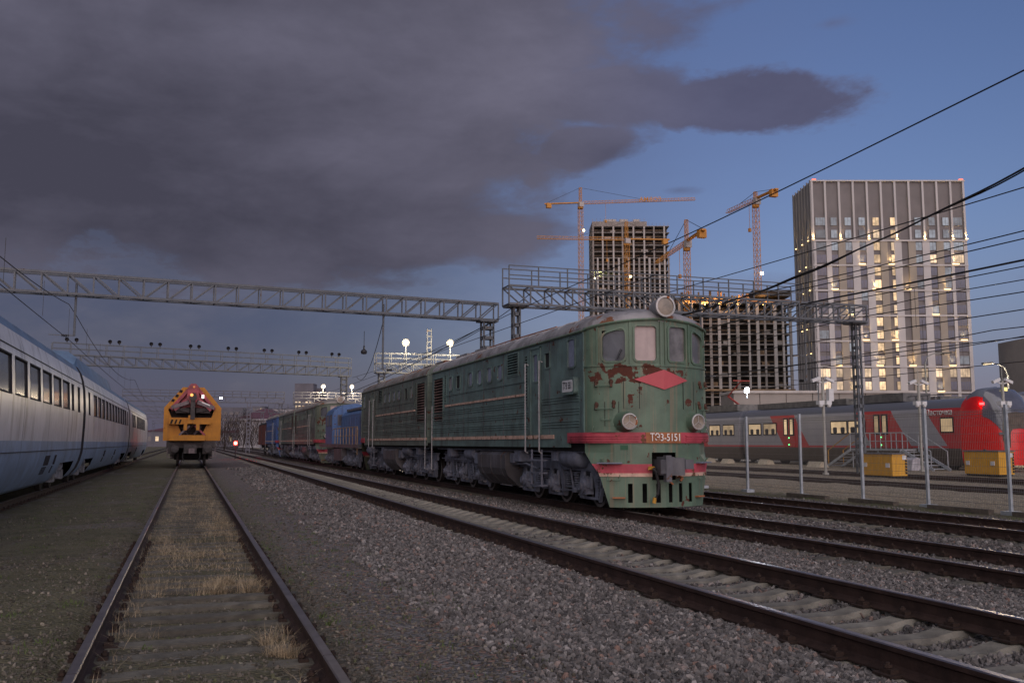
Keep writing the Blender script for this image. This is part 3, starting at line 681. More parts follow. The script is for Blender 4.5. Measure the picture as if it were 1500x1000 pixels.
    def roof_pt(s, u):
        p = per(s, .02); z0 = ztop(s) + .015; y = p.y; ax = Vector((0, max(y, 1.9) if abs(s) > SC else 1.9 * (0.55 + .45 * min(1, abs(s) / SC))))
        q = p.lerp(ax, u); bump_ = 0
        return (q.x, q.y, z0 + (4.86 - z0) * math.sin(min(1, u ** .52) * PI / 2))
    for i in range(9):
        pass
    U = [0, .03, .08, .16, .28, .45, .65, .85, 1.0]
    b.grid([[roof_pt(s, u) for s in cols] for u in U]); rf = b.build('roof', RF, t, True, auto=60)
    for k in range(13):      # transverse seams of the roof panels
        y = 1.9 + k * 1.13; b = MB(); pts = []
        for x in np.linspace(-1, 1, 15):
            sx_ = S_at(y) * (1 if x >= 0 else -1); u = 1 - abs(x); q = roof_pt(sx_, u); pts.append((q[0], q[1], q[2] + .006))
        b.tube(pts, .022, 5); b.build('roof_seam', RF, rf, True)
    # rear wall
    b = MB(); b.bb(-1.62, 1.62, LEN - .02, LEN, 1.58, ZT); pr_ = [roof_pt(S_at(LEN) * sg, u) for sg, us in ((1, U), (-1, U[::-1][1:])) for u in us]
    b.add([(p[0], LEN, p[2]) for p in pr_], [tuple(range(len(pr_)))]); b.build('rear_wall', SD, t)
    b = MB(); b.bb(-.5, .5, LEN, LEN + .22, 1.5, 3.9); b.build('gangway', m_rubber, t)
    for k in range(7): b = MB(); b.bb(-1.62, 1.62, LEN, LEN + .02, 1.8 + k * .36, 1.83 + k * .36); b.build('bead', SD, t)
    # beads along the sides
    for sg in (-1, 1):
        for z in (1.98, 2.05, 2.12, 2.29, 2.36, 2.43, 2.60, 2.67, 2.74):
            for y0, y1 in ((1.25, 3.75), (4.85, LEN - .03)): b = MB(); b.tube([(sg * 1.636, y0, z), (sg * 1.636, y1, z)], .017, 4); b.build('bead', SD, t)
        b = MB(); b.bb(sg * 1.63, sg * 1.665, 5.1, 13.75, 2.90, 2.965); b.build('waist_strip', PK, t)
        b = MB(); b.bb(sg * 1.63, sg * 1.655, 5.1, 13.75, 3.29, 3.31); b.build('bead', SD, t)
        b = MB(); b.bb(sg * 1.63, sg * 1.66, 2.9, LEN, 1.69, 1.79); b.build('sill_strip', PK, t)
        b = MB(); b.bb(sg * 1.58, sg * 1.632, 1.9, LEN, 1.47, 1.60); b.build('sole_bar', SD, t)
        for y in (3.2, 4.7, 7.0, 9.0, 11.3, 13.2): b = MB(); b.bb(sg * 1.63, sg * 1.642, y - .014, y + .014, 1.8, ZT); b.build('panel_seam', m_tank, t)
        # door with long handrails and steps
        b = MB(); b.bb(sg * 1.60, sg * 1.622, 3.88, 4.62, 1.8, 4.15); dr = b.build('door', SD, t)
        b = MB(); b.bb(sg * 1.63, sg * 1.66, 3.84, 3.89, 1.8, 4.18); b.bb(sg * 1.63, sg * 1.66, 4.61, 4.66, 1.8, 4.18); b.bb(sg * 1.63, sg * 1.66, 3.84, 4.66, 4.15, 4.2); b.build('door_frame', SD, t)
        for y in (3.72, 4.80):
            b = MB(); b.tube([(sg * 1.64, y, 3.75), (sg * 1.74, y, 3.78), (sg * 1.74, y, 1.35), (sg * 1.66, y, 1.30)], .021, 8); b.build('handrail', m_steel, t, True)
        b = MB(); b.bar((sg * 1.62, 3.85, 1.4), (sg * 1.62, 3.85, .42), .05, .03); b.bar((sg * 1.62, 4.6, 1.4), (sg * 1.62, 4.6, .42), .05, .03); ld = b.build('ladder', m_bogie, t)
        for z in (.45, .78, 1.12): b = MB(); b.bb(sg * 1.45, sg * 1.68, 3.85, 4.6, z - .02, z + .02); b.build('tread', m_bogie, ld)
        b = MB(); b.tube([(sg * 1.55, LEN - .12, 3.0), (sg * 1.66, LEN - .12, 3.0), (sg * 1.66, LEN - .12, .55), (sg * 1.55, LEN - .12, .55)], .02, 6); b.build('handrail', m_steel, t, True)
        # reservoirs, boxes and pipes below the floor
        b = MB(); b.lathe((sg * 1.28, 1.75, 1.20), (0, 1, 0), [(0, 0), (.03, .12), (.08, .21), (.12, .235), (1.15, .235), (1.19, .21), (1.24, .12), (1.27, 0)], 20); b.build('air_reservoir', m_bogie, t, True)
        b = MB(); b.lathe((sg * 1.30, 10.6, 1.22), (0, 1, 0), [(0, 0), (.03, .14), (.08, .21), (.55, .225), (1.1, .21), (1.15, .14), (1.18, 0)], 18); b.build('air_reservoir', m_bogie, t, True)
        b = MB(); poly = [(.75, .30), (1.18, .30), (1.52, .62), (1.60, .82), (1.60, 1.22), (1.50, 1.32), (.75, 1.32)]
        b.prism(poly, lambda p, y: (sg * p[0], y, p[1]), 6.95, 9.75); tk = b.build('fuel_tank', m_tank, t)
        for y in (7.35, 8.35, 9.35): b = MB(); b.prism([(p[0] * 1.008, p[1] * (1.0 if p[1] > .5 else .985)) for p in poly], lambda p, yy: (sg * p[0], yy, p[1]), y - .03, y + .03); b.build('strap', m_tank, tk)
        b = MB()
        for y0, w_, z0, h_ in ((5.9, .5, 1.05, .3), (9.95, .5, .9, .35), (6.45, .35, 1.0, .28), (13.4, .5, 1.1, .28), (3.05, .4, 1.12, .22)): b.bb(sg * 1.1, sg * 1.5, y0, y0 + w_, z0, z0 + h_)
        b.tube([(sg * 1.45, 1.4, 1.36), (sg * 1.45, LEN - .3, 1.36)], .025, 6); b.tube([(sg * 1.2, 5.2, .85), (sg * 1.35, 5.8, 1.0), (sg * 1.4, 6.8, .95)], .03, 6); b.tube([(sg * 1.35, 9.8, .8), (sg * 1.35, 10.6, 1.0), (sg * 1.35, 15.2, 1.0)], .02, 6)
        b.build('underfloor_gear', m_bogie, t)
    b = MB(); b.bb(-1.5, 1.5, 1.0, LEN, 1.38, 1.58); b.bb(-.5, .5, 1, LEN, .9, 1.4); b.bb(-.85, .85, 6.9, 9.8, .35, 1.4); b.build('underframe', m_dark, t)
    bogie(t, 0, (1.80, 3.95, 6.05)); bogie(t, 0, (10.55, 12.7, 14.75))
    # roof gear
    b = MB()
    for y, w_, l_, h_ in ((3.1, .9, .5, .16), (5.8, 1.0, 1.6, .13), (8.4, .5, .5, .22), (11.5, 1.5, 1.4, .12), (13.8, 1.6, 1.5, .10)): b.bb(-w_ / 2, w_ / 2, y, y + l_, 4.82, 4.84 + h_)
    b.build('roof_hatch', RF, t)
    for sx_ in (-.62, .55):
        b = MB(); b.tube([(sx_, 5.2, 4.92), (sx_, 9, 4.95), (sx_, 15.2, 4.93)], .022, 5)
        for y in np.arange(5.4, 15.2, 1.1): b.bar((sx_, y, 4.75), (sx_, y, 4.93), .02)
        b.build('roof_rail', m_plate, t)
    for y in (7.7, 10.2): b = MB(); b.lathe((.15, y, 4.84), (0, 0, 1), [(0, .20), (.12, .20), (.13, .26), (.20, .26), (.22, 0)], 14); b.build('exhaust', m_plate, t, True)
    b = MB(); b.lathe((-.88, .95, 4.60), (0, -.3, 1), [(0, .20), (.07, .21), (.13, .14), (.15, 0)], 16); b.build('roof_ventilator', m_dark, t, True)
    # --- front: band, apron, plough
    b = MB(); strip(b, -3.0, -.46, 1.58, 1.83, 0, .035); strip(b, .46, 3.0, 1.58, 1.83, 0, .035); bd = b.build('front_band', RD, t, True)
    for z in (1.635, 1.69, 1.745):
        for a0, a1 in ((-2.85, -.62), (.62, 2.85)): b = MB(); strip(b, a0, a1, z - .012, z + .018, .03, .062); b.build('rib', RD, bd, True)
    b = MB(); strip(b, -.46, .46, 1.58, 1.83, 0, .042); plt = b.build('number_plate', m_plate, t, True)
    cut = [(-.32, .32, .72, 1.36)]
    # apron: full curve, lower edge raked on each side
    AZ = [.09, .20, .64, .72, .80, .88, 1.09, 1.36, 1.58]
    def edge(z): return 2.0 if z > 1.3 else (1.60 + (z - .95) * 1.15 if z > .95 else 1.60 - (.95 - z) * .32)
    slots = [-.84, -.50, -.17, .15, .46, .78]
    fixed = sorted(set([-1.2, -1.0, -.6, 0, .6, 1.0, 1.2, -.32, .32] + [round(c + d, 3) for c in slots for d in (-.055, .055)]))
    secs = {}
    for i in range(len(AZ) - 1):
        za, zb = AZ[i], AZ[i + 1]; nm, ml, of = ('apron', G, .0)
        if za == .88: nm, ml, of = 'apron_stripe', RD, .004
        if za == .80: nm, ml, of = 'apron_bead', PK, .02
        b = secs.setdefault(nm, (MB(), ml))[0]
        def col_(z): return [-edge(z)] + fixed + [edge(z)]
        ca, cb = col_(za), col_(zb)
        for k in range(len(ca) - 1):
            mid = (ca[k] + ca[k + 1]) / 2
            if -.32 < mid < .32 and za >= .72 and zb <= 1.36: continue
            if za == .20 and any(abs(mid - c_) < .05 for c_ in slots): continue
            q = [(ca[k], za, of), (ca[k + 1], za, of), (cb[k + 1], zb, of), (cb[k], zb, of)]
            b.add([sp(*p) for p in q], [(0, 1, 2, 3)]); b.add([sp(p[0], p[1], -.02) for p in q], [(3, 2, 1, 0)])
            if of: b.add([sp(ca[k], za, -.02), sp(ca[k + 1], za, -.02), sp(ca[k + 1], za, of), sp(ca[k], za, of)], [(0, 1, 2, 3)]); b.add([sp(ca[k], zb, -.02), sp(ca[k + 1], zb, -.02), sp(ca[k + 1], zb, of), sp(ca[k], zb, of)], [(3, 2, 1, 0)])
    for nm, (b, ml) in secs.items(): b.build(nm, ml, t)
    b = MB(); b.bb(-1.1, 1.1, .6, 1.0, .15, 1.5); b.build('apron_backing', m_dark, t)
    # coupler
    b = MB(); b.bb(-.20, .02, -.05, .62, .86, 1.20); b.bb(-.22, .02, -.42, .0, .84, 1.26); b.prism([(-.02, -.42), (.20, -.56), (.30, -.40), (.30, .0), (-.02, .05)], lambda p, z: (p[0], p[1], z), .84, 1.24)
    b.prism([(-.22, -.30), (-.34, -.42), (-.26, -.50), (-.12, -.42), (-.12, -.28)], lambda p, z: (p[0], p[1], z), .88, 1.20)
    b.bb(.30, .52, -.42, -.06, .98, 1.20); b.bb(-.24, -.10, -.5, -.36, .70, 1.30); b.build('coupler', m_tank, t)
    b = MB(); b.tube([(-.36, -.02, .98), (-.37, -.14, .99), (-.34, -.20, .90), (-.28, -.20, .62), (-.30, -.17, .40), (-.34, -.14, .30)], .035, 8); hs = b.build('brake_hose', m_rubber, t, True)
    b = MB(); b.cyl((-.40, .02, 1.0), (-.36, -.12, 1.0), .045, 10); b.bar((-.48, -.06, .97), (-.34, -.1, 1.03), .03); b.build('hose_valve', m_ylw, hs)
    b = MB(); b.cyl((-.35, -.13, .33), (-.37, -.12, .20), .045, 10); b.build('hose_end', m_ylw, hs)
    b = MB(); b.tube([(-.05, -.4, .85), (-.12, -.42, .70), (-.02, -.40, .64)], .02, 6); b.tube([(.40, .06, .80), (.42, -.05, .76), (.36, -.06, .70)], .035, 6); b.build('release_chain', m_plate, t)
    # low steps, grab irons
    for sg in (-1, 1):
        b = MB(); strip(b, sg * 1.30 - .28, sg * 1.30 + .28, 1.10, 1.13, 0, .16); b.build('front_step', m_bogie, t)
        b = MB(); strip(b, sg * 1.1 - .14, sg * 1.1 + .14, .30, .33, 0, .10); b.build('front_step', m_plate, t)
        for e_ in (-1, 1):
            b = MB(); strip(b, sg * 1.25 + e_ * .165 - .006, sg * 1.25 + e_ * .165 + .006, 1.98, 2.55, .0, .012); b.build('hatch_gap', m_dark, t)
            b = MB(); strip(b, sg * .78 + e_ * .185 - .006, sg * .78 + e_ * .185 + .006, 2.38, 3.05, .0, .012); b.build('hatch_gap', m_dark, t)
        def handle(s0, s1, z, dz=.0, r=.013, o=.08):
            q = MB(); q.tube([sp(s0, z + dz, 0), sp(s0, z, o), sp(s1, z, o), sp(s1, z + dz, 0)], r, 5); q.build('grab_iron', m_steel if r < .012 else G, t)
        handle(sg * 1.62, sg * 1.28, 2.92, .05); handle(sg * 1.62, sg * 1.22, 2.38, .08); handle(sg * 1.70, sg * 1.15, 1.84, .14); handle(sg * 1.36, sg * 1.08, .72, .14); handle(sg * 1.50, sg * 1.28, 2.12, .05)
        handle(sg * 1.52, sg * 1.48, 1.22, -.1)
        for s0, z in ((1.62, 2.92), (1.26, 2.92), (1.62, 2.38), (1.2, 2.42)):
            q = MB(); p = per(sg * s0, 0); p2 = per(sg * s0, .05); q.cyl((p.x, p.y, z + .1), (p2.x, p2.y, z + .1), .06, 7, .03); q.bar((p.x, p.y, z + .16), (p2.x, p2.y, z - .02), .06, .04); q.build('bracket', m_brk, t)
        # buffer lamp in its conical housing
        s0 = sg * .93; p = per(s0, -.05); q_ = Vector((p.x, p.y, 2.08)); ax = Vector((sg * .12, -1, 0)).normalized()
        b = MB(); b.lathe(q_, ax, [(-.1, .30), (.0, .27), (.14, .215), (.24, .20), (.27, .195), (.27, .17)], 24); lp = b.build('lamp_housing', G, t, True)
        b = MB(); b.lathe(q_, ax, [(.25, .19), (.30, .19), (.305, .165), (.28, .15)], 24); b.build('rim', m_chrome, lp, True)
        b = MB(); b.lathe(q_, ax, [(.285, .155), (.275, .08), (.27, 0)], 24); b.build('lens', m_lens, lp, True)
        c = q_ + ax * .285; sd_ = Vector((-ax.y, ax.x, 0))
        for a in (90, 215, 325): b = MB(); b.bar(c, c + (sd_ * math.cos(R(a)) + Vector((0, 0, 1)) * math.sin(R(a))) * .15, .010); b.build('lamp_spoke', m_chrome, lp)
        b = MB(); strip(b, sg * 1.25 - .16, sg * 1.25 + .16, 1.98, 2.55, 0, .008); b.build('hatch', G, t)
        b = MB(); strip(b, sg * .78 - .18, sg * .78 + .18, 2.38, 3.05, 0, .008); b.build('hatch', G, t)
    # roof headlight
    ax = Vector((-.02, -1, .02)).normalized(); c = Vector((0, -.10, 4.80))
    b = MB(); b.lathe(c, ax, [(-1.15, .03), (-.9, .09), (-.25, .225), (0, .245), (.05, .25), (.05, .22)], 28); hl = b.build('headlight_housing', RF, t, True)
    b = MB(); b.lathe(c, ax, [(.0, .255), (.07, .255), (.075, .212), (.05, .21)], 28); b.build('rim', m_chrome, hl, True)
    b = MB(); b.lathe(c, ax, [(.05, .215), (.06, .15), (.065, 0)], 28); b.build('lens', m_lens, hl, True)
    b = MB(); b.bb(-.12, .12, .0, .5, 4.45, 4.7); b.build('lamp_bracket', RF, hl)
    # front emblem and writing
    if texts:
        b = MB(); hw, zc, n = .72, 3.07, 12
        b.grid([[sp(hw * x, zc + sgn * .235 * (1 - abs(x)) + .0, .035) for x in np.linspace(-1, 1, n + 1)] for sgn in (1, 0, -1)])
        b.grid([[sp(hw * x, zc + sgn * .235 * (1 - abs(x)), .01) for x in np.linspace(-1, 1, n + 1)] for sgn in (1, 0, -1)])
        b.build('diamond_emblem', mat('faded_red_paint', (.48, .085, .10), .65, 0, .05, 3), t)
        text_mesh('number_lettering', '\u0422\u042d3-5151', .235, m_letter, t, Matrix.Translation((.0, -.056, 1.705)) @ Euler((R(90), 0, 0)).to_matrix().to_4x4() @ Matrix.Diagonal((.84, 1.05, 1, 1)), .006, .001)
        y0 = 1.72
        b = MB(); b.prism([(y0 + p[0], 2.98 + p[1]) for p in rrect(.82, .42, .09)], lambda p, x: (x, p[0], p[1]), -1.63, -1.75); nb = b.build('number_box', SD, t)
        b = MB(); b.prism([(y0 + p[0], 2.98 + p[1]) for p in rrect(.66, .29, .05)], lambda p, x: (x, p[0], p[1]), -1.752, -1.757); b.build('number_panel', m_white, nb)
        text_mesh('number_lettering', '\u0422\u042d3 551', .205, m_black, nb, Matrix.Translation((-1.760, y0, 2.98)) @ Euler((R(90), 0, R(-90))).to_matrix().to_4x4() @ Matrix.Diagonal((.78, 1.15, 1, 1)), .001, .005)
        b = MB(); b.tube([sp(-1.15, 3.52, .03), sp(-1.02, 3.80, .02)], .008, 4); b.tube([sp(-1.12, 3.52, .03), sp(-.99, 3.78, .02)], .006, 4); b.build('wiper', m_black, t)
        b = MB(); strip(b, -1.06, -.88, 1.42, 1.53, .002, .006); sn = b.build('stencil_panel', mat('deep_green', (.02, .09, .045), .6), t)
    return t
P1 = loco_mats('near_loco', (.105, .168, .118), (.125, .195, .182), (.27, .265, .275), 1.0)
P2 = loco_mats('second_loco', (.11, .14, .11), (.12, .155, .13), (.22, .205, .19), 1.25)
CX, CZ = TRK['C'][0], TRK['C'][1]
loco1 = section('diesel_locomotive', 'green diesel locomotive with pink diamond and white number T33-5151 on its rounded nose'.replace('T33', '\u0422\u042d3'), 'locomotive', P1, (CX, 19.4, CZ), 0, 'sections of old green diesel locomotives')
loco2 = section('diesel_locomotive', 'dull green locomotive section back to back behind the number-plated one, with rusty louvres', 'locomotive', P2, (CX, 51.75, CZ), PI, 'sections of old green diesel locomotives', texts=False)
# nose of the two sections is rust eaten round the window sill
# ================================================================== blue shunter, further locomotives and the brown van
m_blue = mat('shunter_blue', (.06, .13, .29), .5, 0, .15, 3, .05, 10, .1, streak=.5, streakc=(.03, .05, .11), sscale=(5, 3, .5))
m_tan = mat('railing_tan', (.36, .24, .13), .7, 0, .2, 5)
def shunter(loc):
    t = thing('shunting_locomotive', 'bright blue shunting locomotive with a tan railing, coupled between green locomotives', 'locomotive', loc)
    Lg = 16.6
    b = MB(); b.bb(-1.55, 1.55, .2, Lg, 1.28, 1.50); b.build('frame', m_tank, t)
    b = MB(); poly = [(-1.55, 1.5), (-1.55, 3.4), (-1.42, 3.75), (-.9, 4.1), (0, 4.22), (.9, 4.1), (1.42, 3.75), (1.55, 3.4), (1.55, 1.5)]
    b.prism(poly, lambda p, y: (p[0], y, p[1]), 10.2, 13.4); cb = b.build('cab', m_blue, t)
    for sg in (-1, 1):
        for y in (10.9, 12.4): b = MB(); b.bb(sg * 1.55, sg * 1.575, y - .45, y + .45, 2.7, 3.45); w = b.build('window', m_tank, cb); b = MB(); b.bb(sg * 1.575, sg * 1.58, y - .38, y + .38, 2.77, 3.38); b.build('pane', m_glass, w)
        b = MB(); b.bb(sg * .25, sg * 1.2, 10.17, 10.2, 2.75, 3.45); w = b.build('window', m_tank, cb); b = MB(); b.bb(sg * .32, sg * 1.13, 10.162, 10.17, 2.82, 3.38); b.build('pane', m_glass, w)
    b = MB(); b.bb(-.95, .95, 1.5, 10.2, 1.5, 3.35); b.prism([(-.95, 3.35), (-.7, 3.6), (.7, 3.6), (.95, 3.35)], lambda p, y: (p[0], y, p[1]), 1.5, 10.2); hd = b.build('hood', m_blue, t)
    for k in range(9):
        b = MB(); b.bb(-.975, -.95, 1.75 + k * .93, 2.55 + k * .93, 1.7, 3.2); b.build('hood_door', m_blue, hd)
    for k in range(14): b = MB(); b.box((-.985, 2.2, 2.0 + k * .09), (.03, 1.0, .03), ry=.4); b.build('slat', m_tank, hd)
    b = MB(); b.bb(-.95, .95, 13.4, 15.6, 1.5, 2.8); b.build('rear_hood', m_blue, t)
    b = MB(); b.bb(-.8, -.1, 3, 9, 3.6, 3.75); b.bb(.1, .8, 4, 8, 3.6, 3.78); b.build('roof_gear', m_tank, t)
    for sg in (-1, 1):
        b = MB(); x = sg * 1.52; b.tube([(x, .5, .9), (x, .4, 2.35), (x, .6, 2.5), (x, 9.9, 2.5)], .028, 6); b.tube([(x, .5, 2.0), (x, 9.9, 2.0)], .02, 6)
        for y in np.arange(1.0, 10, 1.15): b.bar((x, y, 1.5), (x, y, 2.5), .04)
        b.build('railing', m_tan, t)
        b = MB(); b.bb(sg * 1.0, sg * 1.5, 6.4, 9.6, .45, 1.2); b.build('fuel_tank', m_tank, t)
    b = MB(); b.bb(-1.2, 1.2, .15, .2, .9, 1.6); b.build('headstock', m_tan, t)
    bogie(t, 0, (2.3, 4.3, 6.3)); bogie(t, 0, (10.4, 12.4, 14.4))
    return t
shunter((CX, 52.3, CZ))
P3 = loco_mats('far_blue_loco', (.05, .11, .30), (.05, .11, .30), (.14, .12, .12), 1.0)
src = tree_of(loco2)
def again(y, rz, label, swap=None):
    o = copy_tree(src, None, swap); o.location = (CX, y, CZ); o.rotation_euler = (0, 0, rz); o['label'] = label; return o
again(69.6, 0, 'dull green locomotive section with its cab next to the blue shunter')
again(102.0, PI, 'far green locomotive section coupled behind the dull green one, lit red underneath')
sw = {}
for k in ('green', 'side'): sw[P2[k].name] = P3[k]
o = again(103.0, 0, 'far blue locomotive with a red lit grille next to the brown van', sw)
m_brown = mat('van_brown', (.095, .03, .025), .8, 0, .2, 3, .1, 12)
t = thing('goods_van', 'brown goods van at the far end of the line of old locomotives', 'railway van', (CX, 120, CZ))
b = MB(); b.bb(-1.5, 1.5, 0, 13.5, 1.3, 3.9); b.build('body', m_brown, t); b = MB(); b.prism([(-1.55, 3.9), (-1.2, 4.2), (0, 4.4), (1.2, 4.2), (1.55, 3.9)], lambda p, y: (p[0], y, p[1]), -.1, 13.6); b.build('roof', m_dark, t)
for k in range(12): b = MB(); b.bb(-1.54, -1.5, .3 + k * 1.13, .4 + k * 1.13, 1.3, 3.9); b.build('rib', m_brown, t)
b = MB(); b.bb(-1.56, -1.5, 5.6, 7.9, 1.35, 3.7); b.build('sliding_door', m_brown, t)
for y in (2, 4, 9.5, 11.5):
    b = MB()
    for s in (-1, 1): b.lathe((s * .72, y, .475), (s, 0, 0), [(0, .05), (0, .5), (.14, .475), (.14, 0)], 18)
    b.build('wheelset', m_wheel, t, True)
b = MB(); b.bb(-1.1, 1.1, .5, 13, .9, 1.3); b.build('underframe', m_dark, t)

# ================================================================== grey and blue passenger train on the left
m_twhite = mat('train_white', (.74, .73, .76), .30, .05, .06, 1.5, 0, 0, .0, streak=.75, streakc=(.16, .14, .14), sscale=(3, 2.6, .25), dirt=.16)
m_tblue = mat('train_blue', (.29, .40, .58), .38, .05, .1, 1.6, 0, 0, .0, streak=.35, streakc=(.09, .10, .13), sscale=(3, 3.2, .35), dirt=.25)
m_troof = mat('train_roof_blue', (.12, .20, .32), .5, 0, .12, 1.2, dirt=.35)
m_twin = mat('train_glass', (.10, .09, .09), .10, 0, .25, 2.0, spec=1.0)
m_gap = mat('bellows', (.015, .014, .02), .8)
m_bog = mat('train_bogie', (.30, .30, .34), .6, 0, .3, 4, dirt=.6)
PF = [(1.02, .42), (1.16, .50), (1.34, .74), (1.44, 1.00), (1.50, 1.24), (1.52, 1.40), (1.53, 1.64), (1.55, 2.2), (1.55, 2.66), (1.53, 3.0), (1.50, 3.42), (1.44, 3.74), (1.36, 4.0), (1.22, 4.24), (.95, 4.42), (.5, 4.53), (0, 4.57)]
def pfx(z):
    for (x0, z0), (x1, z1) in zip(PF[:-1], PF[1:]):
        if z0 <= z <= z1: return x0 + (x1 - x0) * (z - z0) / max(1e-6, z1 - z0)
    return PF[-1][0]
def coach(name, label, y0, y1, wins, nose=False, vents=(), hump=None):
    x, zt = TRK['left']; t = thing(name, label, 'train car', (x, y0, zt - .16), 0, 'cars of the grey and blue passenger train')
    Ln = y1 - y0; b = MB()
    zs = sorted(set([p[1] for p in PF] + [2.62, 3.42])); wz0, wz1 = 2.62, 3.42
    bo = [(1.2, 4.6), (Ln - 4.6, Ln - 1.2)]           # bogie openings
    ycut = sorted(set([0.0, Ln] + [v for w in wins for v in w] + [v for w in bo for v in w] + [v for w in bo for v in (w[0] + .5, w[1] - .5)] + list(np.arange(2, Ln - 1, 2.5))))
    groups = dict(lower_panel=(MB(), m_tblue), upper_panel=(MB(), m_twhite), roof=(MB(), m_troof))
    for side in (-1, 1):
        for i in range(len(ycut) - 1):
            ya, yb = ycut[i], ycut[i + 1]; ym = (ya + yb) / 2
            for j in range(len(zs) - 1):
                za, zb = zs[j], zs[j + 1]; zm = (za + zb) / 2
                if wz0 < zm < wz1 and any(w[0] < ym < w[1] for w in wins): continue
                if zm < .95 and any(w[0] < ym < w[1] for w in bo): continue
                if zm < 1.12 and any(w[0] + .5 < ym < w[1] - .5 for w in bo): continue
                g = 'lower_panel' if zm < 1.64 else ('upper_panel' if zm < 4.0 else 'roof')
                groups[g][0].add([(side * pfx(za), ya, za), (side * pfx(za), yb, za), (side * pfx(zb), yb, zb), (side * pfx(zb), ya, zb)], [(0, 1, 2, 3)])
    P = {}
    for g, (q, m) in groups.items(): P[g] = q.build(g, m, t, True, auto=20)
    for yy, nm in ((0, 'end_wall'), (Ln, 'end_wall')):
        q = MB(); ring = [(p[0], p[1]) for p in PF] + [(-p[0], p[1]) for p in PF[::-1][1:]]; q.add([(p[0], yy, p[1]) for p in ring], [tuple(range(len(ring)))]); q.build(nm, m_gap, t)
    for w in wins:
        ya, yb = w; q = MB()
        rows = [[(pfx(wz0) - d, y, wz0), (pfx(3.0) - d, y, 3.0), (pfx(wz1) - d, y, wz1)] for y in (ya, yb) for d in (.03,)]
        q.grid(rows); wn = q.build('window', m_twin, t)
        for yy in (ya, yb): q = MB(); q.bar((pfx(wz0) - .012, yy, wz0), (pfx(wz1) - .012, yy, wz1), .035, .05); q.build('frame', m_gap, wn)
        for zz in (wz0, wz1): q = MB(); q.bar((pfx(zz) - .012, ya, zz), (pfx(zz) - .012, yb, zz), .05, .035); q.build('frame', m_gap, wn)
    for yy in list(np.arange(4.9, Ln - 4, 4.0)) + [1.05, Ln - 1.05]:
        q = MB(); q.grid([[(p[0] + .002, yy + e, p[1]) for p in PF[3:13]] for e in (-.012, .012)]); q.build('panel_joint', m_gap, t)
    q = MB(); q.bb(pfx(3.6) - .01, pfx(3.6) + .012, .1, Ln - .1, 3.60, 3.62); q.build('panel_joint', m_gap, t)
    q = MB(); q.bb(1.515, 1.54, 0.02, Ln - .02, 1.385, 1.40); q.build('rubbing_strip', m_gap, t)
    for (vy, n) in vents:
        for k in range(n):
            for (za, zb) in ((1.0, 1.26), (.76, .96)):
                q = MB(); yy = vy + k * .17; q.bar((pfx(za) + .004, yy, za), (pfx(zb) + .004, yy, zb), .055, .012); q.build('vent_slot', m_gap, t)
    for w in bo:
        c = (w[0] + w[1]) / 2
        q = MB()
        for ax in (-.95, .95):
            for s in (-1, 1): q.lathe((s * .72, c + ax, .43 + .16), (s, 0, 0), [(0, .05), (0, .45), (.14, .43), (.14, .1), (.24, .1), (.24, 0)], 22)
        q.build('wheelset', m_wheel, t, True)
        q = MB()
        for s in (-1, 1):
            q.bb(s * .98, s * 1.12, c - 1.3, c + 1.3, .62, .82); q.cyl((s * 1.1, c - .3, .55), (s * 1.1, c - .3, 1.15), .11, 12); q.cyl((s * 1.1, c + .4, .5), (s * 1.14, c + .6, 1.1), .06, 10)
            q.lathe((s * 1.12, c, .75), (0, 0, 1), [(0, .16), (.1, .2), (.2, .2), (.3, .15), (.34, 0)], 14); q.bb(s * 1.0, s * 1.2, c - 1.25, c - .75, .42, .7); q.bb(s * 1.0, s * 1.2, c + .75, c + 1.2, .45, .74)
        q.build('bogie_frame', m_bog, t)
    q = MB(); q.bb(-1.0, 1.0, .3, Ln - .3, .75, 1.3); q.build('underframe', m_gap, t)
    if hump:
        a0, a1 = hump; q = MB(); pr2 = [(1.25, 4.05), (1.0, 4.72), (.7, 4.95), (0, 5.0)]
        rows = []
        for yy, k in ((a0, 0.02), (a0 + .9, 1), (a1 - 1.2, 1), (a1, .02)):
            r_ = [(p[0] * (.9 if k < .5 else 1), yy, 4.05 + (p[1] - 4.05) * k) for p in pr2]; rows.append(r_ + [(-p[0], p[1], p[2]) for p in r_[::-1][1:]])
        q.grid(rows); q.build('roof_fairing', m_troof, t, True)
        q = MB(); q.bb(1.16, 1.19, a0 + .6, a1 - .4, 4.22, 4.25); q.build('fairing_seam', m_gap, t)
    return t
def wrow(a, n, w, gap): return [(a + k * (w + gap), a + k * (w + gap) + w) for k in range(n)]
coach('passenger_car', 'nearest grey and blue passenger car, big windows, cut off by the left edge', 10.2, 35.15, [w for w in wrow(5.75, 8, 1.55, .42)] + [(21.6, 22.2), (23.3, 23.9)] + [(1.2, 4.6)], vents=((16.9, 5), (18.7, 2)))
coach('passenger_car', 'middle grey and blue passenger car with a tall roof fairing behind the gangway gap', 35.95, 61.2, [(1.0, 1.6)] + wrow(3.0, 11, 1.35, .45) + [(23.4, 24.0)], vents=((9.0, 3), (15, 3)), hump=(.6, 17))
coach('passenger_car', 'farthest grey and blue passenger car, its side glowing faint red', 62.0, 87.0, [(2.5, 4.0), (4.6, 6.1)] + wrow(8, 7, 1.35, .45), vents=((9.0, 3),))
